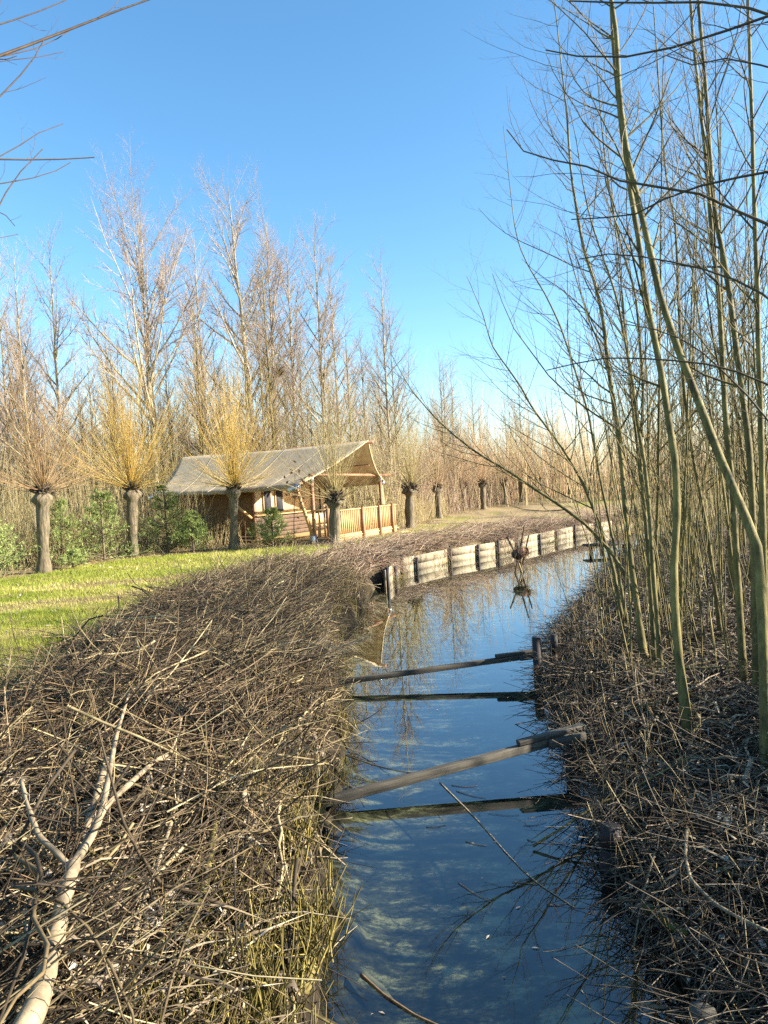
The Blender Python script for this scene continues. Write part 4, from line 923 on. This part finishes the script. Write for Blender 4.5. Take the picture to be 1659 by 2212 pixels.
# single branches one can point at
def branch(name, label, specs, mat, cat='branch', group=None, h=.12):
    W = []
    for pts, r0, r1 in specs:
        q = [Ps(p_[0], p_[1], p_[2] if len(p_) > 2 else h) for p_ in pts]; W.append((np.array(q), r0, r1))
    b = W[0][0][0].copy()
    o = link(name, limb_mesh(name, [(q - b, r0, r1) for q, r0, r1 in W]), mat); o.location = b
    return set_props(o, label, cat, group)
branch('forked_branch', 'thick bare forked branch leaning up across the brush pile at lower left', [
    ([(30, 2260, .36), (79, 2177, .36), (114, 2053, .36), (134, 1954, .34), (160, 1866, .32)], .036, .027),
    ([(160, 1866, .32), (199, 1810, .32), (222, 1747, .32), (250, 1594, .34), (278, 1500, .34)], .018, .009),
    ([(163, 1862, .32), (227, 1742, .30), (296, 1678, .25), (338, 1640, .22), (361, 1634, .2), (384, 1594, .22), (403, 1492, .24)], .018, .005),
    ([(338, 1640, .22), (394, 1645, .16), (454, 1678, .12)], .012, .006),
    ([(152, 1873, .31), (110, 1830, .34), (83, 1807, .36), (60, 1740, .40), (46, 1687, .44)], .014, .009),
    ([(278, 1506, .34), (330, 1492, .3), (384, 1483, .28), (435, 1476, .26)], .010, .006),
    ([(89, 2152, .2), (150, 2130, .2), (233, 2110, .18)], .015, .013)], MT['bare'])
branch('cut_branch', 'grey smooth pole lying beside the forked branch, cut off short', [([(183, 1812, .2), (204, 1733, .2), (231, 1641, .2)], .022, .019)], MT['bare'])
branch('cut_branch', 'long pale crooked stick running up the middle of the brush pile', [([(243, 2167), (278, 2073), (307, 1954), (342, 1864), (377, 1755), (412, 1603)], .011, .008)], MT['bare'], h=.18)
branch('cut_branch', 'mossy log half buried in the brush near the water', [([(390, 2085), (421, 1979), (446, 1904), (462, 1800), (472, 1724), (491, 1594)], .022, .015)], MT['bark_olive'], h=.12)
branch('cut_branch', 'yellowish branch with a cut end on the upper left of the brush pile', [([(167, 1562), (220, 1525), (278, 1480), (290, 1420)], .022, .012), ([(278, 1480), (265, 1420), (230, 1390), (150, 1350)], .010, .006)], MT['bark_olive'], h=.2)
branch('cut_branch', 'dark curved bough arching along the top of the brush pile', [([(20, 1560, .1), (60, 1515, .2), (150, 1503, .25), (240, 1520, .2)], .017, .010)], MT['bark_olive'])
branch('thin_shoot', 'tall thin dark shoots standing up at the edge of the grass', [([(430, 1330, .05), (395, 1290, .3), (410, 1250, .55)], .006, .002), ([(395, 1330, .05), (385, 1262, .5), (372, 1190, .9)], .004, .002), ([(400, 1330, .05), (440, 1262, .5), (470, 1215, .7)], .004, .002)], MT['twig_mauve'])
branch('cut_branch', 'short broken yellow stump standing in the brush near the water', [([(545, 1765, .05), (530, 1740, .16), (525, 1720, .2), (538, 1690, .25)], .026, .014)], MT['bare'])
pal = ['loose cut stick lying in the brush pile on the left bank', 'stick lying in the litter under the trees on the right bank']
def loose(n, side):
    for i in range(n):
        if side == 0: yv = rng.uniform(2.4, 12); xv = xL(yv) - rng.uniform(.2, 2.8)
        else: yv = rng.uniform(2.6, 9); xv = xR(yv) + rng.uniform(.15, 2.2)
        L = rng.uniform(.5, 1.6); az = rng.choice([.4, 1.2, 2.5]) + rng.normal(0, .4); k = 6
        s = np.linspace(-.5, .5, k) * L; q = np.stack([xv + np.cos(az) * s, yv + np.sin(az) * s, 0 * s], 1); q[:, :2] += np.cumsum(rng.normal(0, .03, (k, 2)), 0)
        zz = gz(q[:, 0], q[:, 1]); f = np.polyfit(s, zz, 1); q[:, 2] = np.maximum(zz + .03, np.polyval(f, s) + rng.uniform(.08, .22))
        r0 = rng.uniform(.004, .0105); b = q[k // 2].copy()
        sp = [(q - b, r0, r0 * .55)]
        if rng.random() < .6: j = 3; sp.append((np.array([q[j], q[j] + [rng.normal(0, .15), rng.normal(0, .15), .06], q[j] + [rng.normal(0, .3), rng.normal(0, .3), .1]]) - b, r0 * .5, r0 * .25))
        o = link('fallen_stick', limb_mesh('fallen_stick', sp, 6), MT['bare'] if rng.random() < (.55 if side == 0 else .25) else MT['bark_olive']); o.location = b
        set_props(o, pal[side], 'stick', 'loose sticks in the ' + ('brush pile' if side == 0 else 'right bank litter'))
loose(30, 0); loose(34, 1)

# clumps of yellowish cut willow stems at the water
def stool(u, v, h, n, label):
    b = Ps(u, v, .02); t = thing('willow_stool', label, 'shrub', b, 0, 'cut willow stools on the left water edge')
    D = np.stack([rng.normal(.1, .32, n), rng.normal(0, .32, n), np.ones(n)], 1)
    P, Rr = grow(rng.normal(0, .07, (n, 3)) * [1, 1, .2], D, h * rng.uniform(.45, 1.1, n), rng.uniform(.003, .0055, n), 5, .05, .09, .65)
    p, dd, r_, t_ = spawn(P, Rr, 2, .3, .8, .5, .2, .3); P2, R2 = grow(p, dd, h * .35, r_ * .8, 4, .08, .08, .7)
    link('shoots', tube_mesh('shoots', [(P, Rr, 4), (P2, R2, 4)]), MT['stub'], t)
    link('stump', limb_mesh('stump', [([(-.03, 0, -.12), (0, 0, 0), (.02, .01, .05)], .06, .045)], 8, .15), MT['bark_olive'], t)
stool(655, 2085, .42, 60, 'dense clump of yellow-green cut shoots lowest on the left water edge')
stool(690, 1745, .34, 40, 'clump of yellowish cut shoots where the near beam meets the left bank')
stool(640, 1850, .34, 34, 'mossy clump of cut shoots just below the near beam on the left bank')
stool(735, 1590, .26, 34, 'tuft of cut shoots on the left bank between the two beams')
stool(560, 2200, .4, 40, 'reddish yellow clump of cut shoots at the bottom of the left bank')

# reed plumes
def plume(u, v, label, az, h=.7):
    b = Ps(u, v, .02); t = thing('reed_plume', label, 'reed', b, 0, 'feathery reed heads on the left bank')
    d0 = np.array([math.cos(az) * .55, math.sin(az) * .55, 1.0])
    P, Rr = grow(np.zeros((1, 3)), d0[None], np.array([h]), np.array([.0035]), 9, -.16, .03, .5)
    link('stem', tube_mesh('stem', [(P, Rr, 5)]), MT['reed'], t)
    p, dd, r_, t_ = spawn(P, Rr, 90, .62, 1, .5, .2); P2, R2 = grow(p, dd, rng.uniform(.05, .16, len(p)), .0022, 4, -.14, .12, .4)
    link('plume', tube_mesh('plume', [(P2, R2, 3)]), MT['reed'], t)
plume(640, 1500, 'drooping grey reed head, left of the pair above the far beam', .3)
plume(690, 1478, 'drooping tan reed head hanging over the water above the far beam', .1, .75)
plume(610, 1475, 'grey reed head furthest from the water on the left bank', .5, .6)

# ------------------------------------------------------------------ right bank litter
def right_points(n, y0, y1, v0, v1, pw=1.0):
    yv = y0 + (y1 - y0) * rng.random(n) ** pw; return xR(yv) + rng.uniform(v0, v1, n), yv
gs = []
x, y = right_points(4600, 2.3, 9, -.02, 2.4, 1.2); n = len(x)
gs.append(scatter_twigs(x, y, .0, .16, rng.uniform(.2, .9, n), rng.uniform(.0018, .005, n), dirs_flat(n, field(x, y, 3), .7, .25), 5, .14) + (3,))
x, y = right_points(4200, 8, 20, -.02, 3.5); n = len(x)
gs.append(scatter_twigs(x, y, .0, .2, rng.uniform(.3, 1.0, n), rng.uniform(.0025, .006, n), dirs_flat(n, rng.uniform(0, 3, n), .5, .3), 4, .14) + (3,))
x, y = right_points(750, 2.3, 13, -.03, .35); n = len(x)                        # twigs drooping towards the water
gs.append(scatter_twigs(x, y, .08, .3, rng.uniform(.25, .8, n), rng.uniform(.0015, .004, n), np.stack([-np.abs(rng.normal(.7, .4, n)), rng.normal(0, .5, n), rng.normal(-.25, .4, n)], 1), 6, .14) + (3,))
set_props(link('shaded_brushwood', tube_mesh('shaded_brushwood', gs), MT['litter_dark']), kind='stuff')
x, y = right_points(3600, 2.3, 16, .0, 2.6, 1.1); n = len(x)
set_props(strips('reed_litter', x, y, .0, .14, rng.uniform(.06, .35, n), rng.uniform(.003, .009, n), dirs_flat(n, rng.uniform(0, 3, n), .5, .12), MT['reed']), kind='stuff')
x, y = right_points(6000, 2.3, 16, .05, 4, 1.1); n = len(x)
set_props(strips('fallen_leaves', x, y, .0, .10, rng.uniform(.03, .09, n), rng.uniform(.007, .016, n), rng.normal(size=(n, 3)) * [1, 1, .5], MT['leaf']), kind='stuff')
x, y = right_points(1500, 2.4, 15, .0, .9, 1.1); n = len(x)
g1 = grow(np.stack([x, y, gz(x, y) - .03], 1), np.stack([rng.normal(-.15, .3, n), rng.normal(0, .3, n), np.ones(n)], 1), rng.uniform(.12, .5, n), rng.uniform(.002, .0045, n), 4, .04, .1, .6)
set_props(link('stubble_right_bank', tube_mesh('stubble_right_bank', [g1 + (3,)]), MT['twig_dry']), kind='stuff')
branch('curved_branch', 'pale curved branch hanging down the dark right bank by the bottom corner', [([(1484, 1790, .2), (1480, 1850, .25), (1492, 1900, .3), (1540, 1950, .3), (1600, 1985, .28), (1662, 2012, .25)], .010, .007), ([(1482, 1870, .27), (1440, 1900, .25), (1425, 1920, .2)], .005, .003)], MT['bare'])
branch('bowed_root', 'thin pale stem bowing down to the water at lower right', [([(1415, 1840, .2), (1385, 1950, .18), (1368, 2050, .12), (1385, 2130, .1), (1440, 2210, .1)], .006, .004)], MT['bare'])
branch('pale_board', 'flat pale split board among the litter at the right edge', [([(1608, 1690, .06), (1624, 1640, .1)], .020, .016)], MT['plankpale'], 'board')
branch('fallen_pole', 'straight pale stem lying diagonally below the kinked trunk', [([(1290, 1400, .15), (1340, 1450, .15), (1390, 1490, .12)], .009, .006)], MT['bare'])
branch('mossy_root', 'mossy dark root low on the shaded right bank', [([(1395, 1960, .05), (1440, 1990, .08), (1480, 2020, .1)], .03, .02)], MT['moss'])

# ------------------------------------------------------------------ grass
n = 900000
u = rng.uniform(-120, 1300, n); v = 1120 + 480 * rng.random(n) ** .8
rr = np.stack([ray(0, 0)] * 1)
a_ = (u - CX) / F; b_ = -(v - CY) / F; cr, sr = math.cos(ROLL), math.sin(ROLL); a2, b2 = a_ * cr + b_ * sr, -a_ * sr + b_ * cr
ry_ = math.cos(PITCH) + b2 * math.sin(PITCH); rz_ = -math.sin(PITCH) + b2 * math.cos(PITCH)
tt = (.55 - CAM[2]) / np.where(rz_ < -.01, rz_, -.01); x = a2 * tt; y = ry_ * tt
ok = (y < 60) & (y > 3) & (rng.random(n) < grass_mask(x, y) * (1 - .93 * track_mask(x, y) * sstep(.26, .48, fbm(x * .5, y * 1.8)))); x, y = x[ok], y[ok]; n = len(x)
hgt = rng.uniform(.025, .075, n) * (.8 + .7 * fbm(x * .8, y * .8)); D = np.stack([rng.normal(0, .45, n), rng.normal(0, .45, n), np.ones(n)], 1)
az = rng.random(n) * 6.28; wd = (.0022 + .00022 * y)[:, None] * np.stack([np.cos(az), np.sin(az), 0 * az], 1); b0 = np.stack([x, y, gz(x, y) - .006], 1)
V = np.stack([b0 - wd, b0 + wd, b0 + nrm(D) * hgt[:, None] * 1.3], 1).reshape(-1, 3)
ti = np.clip(-.25 + 1.5 * fbm(x * .6, y * 1.2) + rng.normal(0, .16, n) + .35 * track_mask(x, y), 0, 1)
set_props(link('grass', raw_mesh('grass', V, None, np.arange(3 * n).reshape(-1, 3), tint=np.repeat(ti, 3)), MT['grass']), kind='stuff')
nl_ = 1500; x = rng.uniform(-13, -1, nl_); y = rng.uniform(5, 24, nl_); k_ = grass_mask(x, y) > .5; x, y = x[k_], y[k_]; nl_ = len(x)
set_props(strips('lawn_leaves', x, y, .02, .05, rng.uniform(.04, .12, nl_), rng.uniform(.008, .018, nl_), rng.normal(size=(nl_, 3)) * [1, 1, .3], MT['leaf']), kind='stuff')
# straw-coloured tufts at the foot of the willows and along the brush
n = 7500; x = rng.uniform(-14, 9, n); y = rowy(x) + rng.normal(.35, .6, n)
x2, y2 = bank_points(3500, 3.5, 18, 2.5, 3.5); x = np.r_[x, x2]; y = np.r_[y, y2]; n = len(x)
cl = fbm(x * 1.3, y * 1.3); keep = rng.random(n) < np.clip((cl - .3) * 3, 0, 1); x, y = x[keep], y[keep]; n = len(x)
lean = 6.28 * vnoise(x * .9, y * .9); D = np.stack([np.cos(lean) * .8 + rng.normal(0, .5, n), np.sin(lean) * .8 + rng.normal(0, .5, n), np.ones(n)], 1)
P, Rr = grow(np.stack([x, y, gz(x, y) - .02], 1), D, rng.uniform(.12, .5, n) * np.where(x > -2.9, .6, 1), rng.uniform(.003, .006, n), 4, -.22, .12, .3)
set_props(link('dry_grass', tube_mesh('dry_grass', [(P, Rr, 3)]), MT['straw']), kind='stuff')

# ------------------------------------------------------------------ things floating on the water
def floater(name, label, pts, r, mat, cat='stick', group=None):
    q = np.array([Pz(u, v, .004) for u, v in pts]); b = q[0].copy()
    o = link(name, limb_mesh(name, [(q - b, r, r * .6)], 5, .05), mat); o.location = b; return set_props(o, label, cat, group)
floater('floating_reed', 'long pale reed stalk floating diagonally on the dark water below the near beam', [(950, 1690), (1030, 1770), (1100, 1850), (1150, 1900), (1240, 1960)], .006, MT['reed'], 'reed')
floater('floating_stick', 'dark stick lying in the water at the bottom centre', [(780, 2105), (830, 2150), (900, 2195), (970, 2225)], .008, MT['twig_mauve'])
floater('floating_twig', 'thin dark twig floating above the near beam by the left bank', [(745, 1630), (800, 1650), (860, 1665), (905, 1672)], .004, MT['twig_mauve'])
fg = 'small twigs floating on the canal'
for i in range(16):
    u, v = rng.uniform(880, 1240), rng.uniform(1655, 1960); du, dv = rng.normal(45, 30), rng.normal(0, 14)
    floater('floating_twig', 'small thin twig floating on the near water', [(u, v), (u + du * .5, v + dv * .5 + 3), (u + du, v + dv)], rng.uniform(.0015, .003), MT['twig_mauve'] if i % 2 else MT['twig_dry'], 'twig', fg)
nf_ = 130; y = rng.uniform(2.6, 14, nf_); x = xL(y) + .08 + (xR(y) - xL(y) - .2) * rng.random(nf_) ** 1.0; az = rng.random(nf_) * 6.28; ll = rng.uniform(.006, .022, nf_); k_ = fbm(x * 1.2, y * .8) > .48
x, y, az, ll = x[k_], y[k_], az[k_], ll[k_]; c_, s_ = np.cos(az) * ll, np.sin(az) * ll; zz = np.full(len(x), .004)
V = np.stack([np.stack([x - c_, y - s_, zz], 1), np.stack([x + .3 * s_, y - .3 * c_, zz + .003], 1), np.stack([x + c_, y + s_, zz], 1), np.stack([x - .3 * s_, y + .3 * c_, zz + .003], 1)], 1).reshape(-1, 3)
set_props(link('floating_leaves', raw_mesh('floating_leaves', V, np.arange(len(V)).reshape(-1, 4), tint=np.repeat(rng.random(len(x)), 4)), MT['leaf']), kind='stuff')
q = Pz(770, 2100, -.10); ql = np.array([[0, 0, 0], [.06, -.03, .01], [.14, -.11, 0], [.19, -.2, -.01], [.12, -.15, .0], [.03, -.07, .01]])
o = link('sunken_leaf', raw_mesh('sunken_leaf', ql, None, np.array([[0, 1, 5], [1, 4, 5], [1, 2, 4], [2, 3, 4]]), tint=np.full(6, .7)), MT['straw']); o.location = q
o.modifiers.new('thickness', 'SOLIDIFY').thickness = .004
set_props(o, 'yellow leaf under the water beside the dark floating stick', 'leaf')
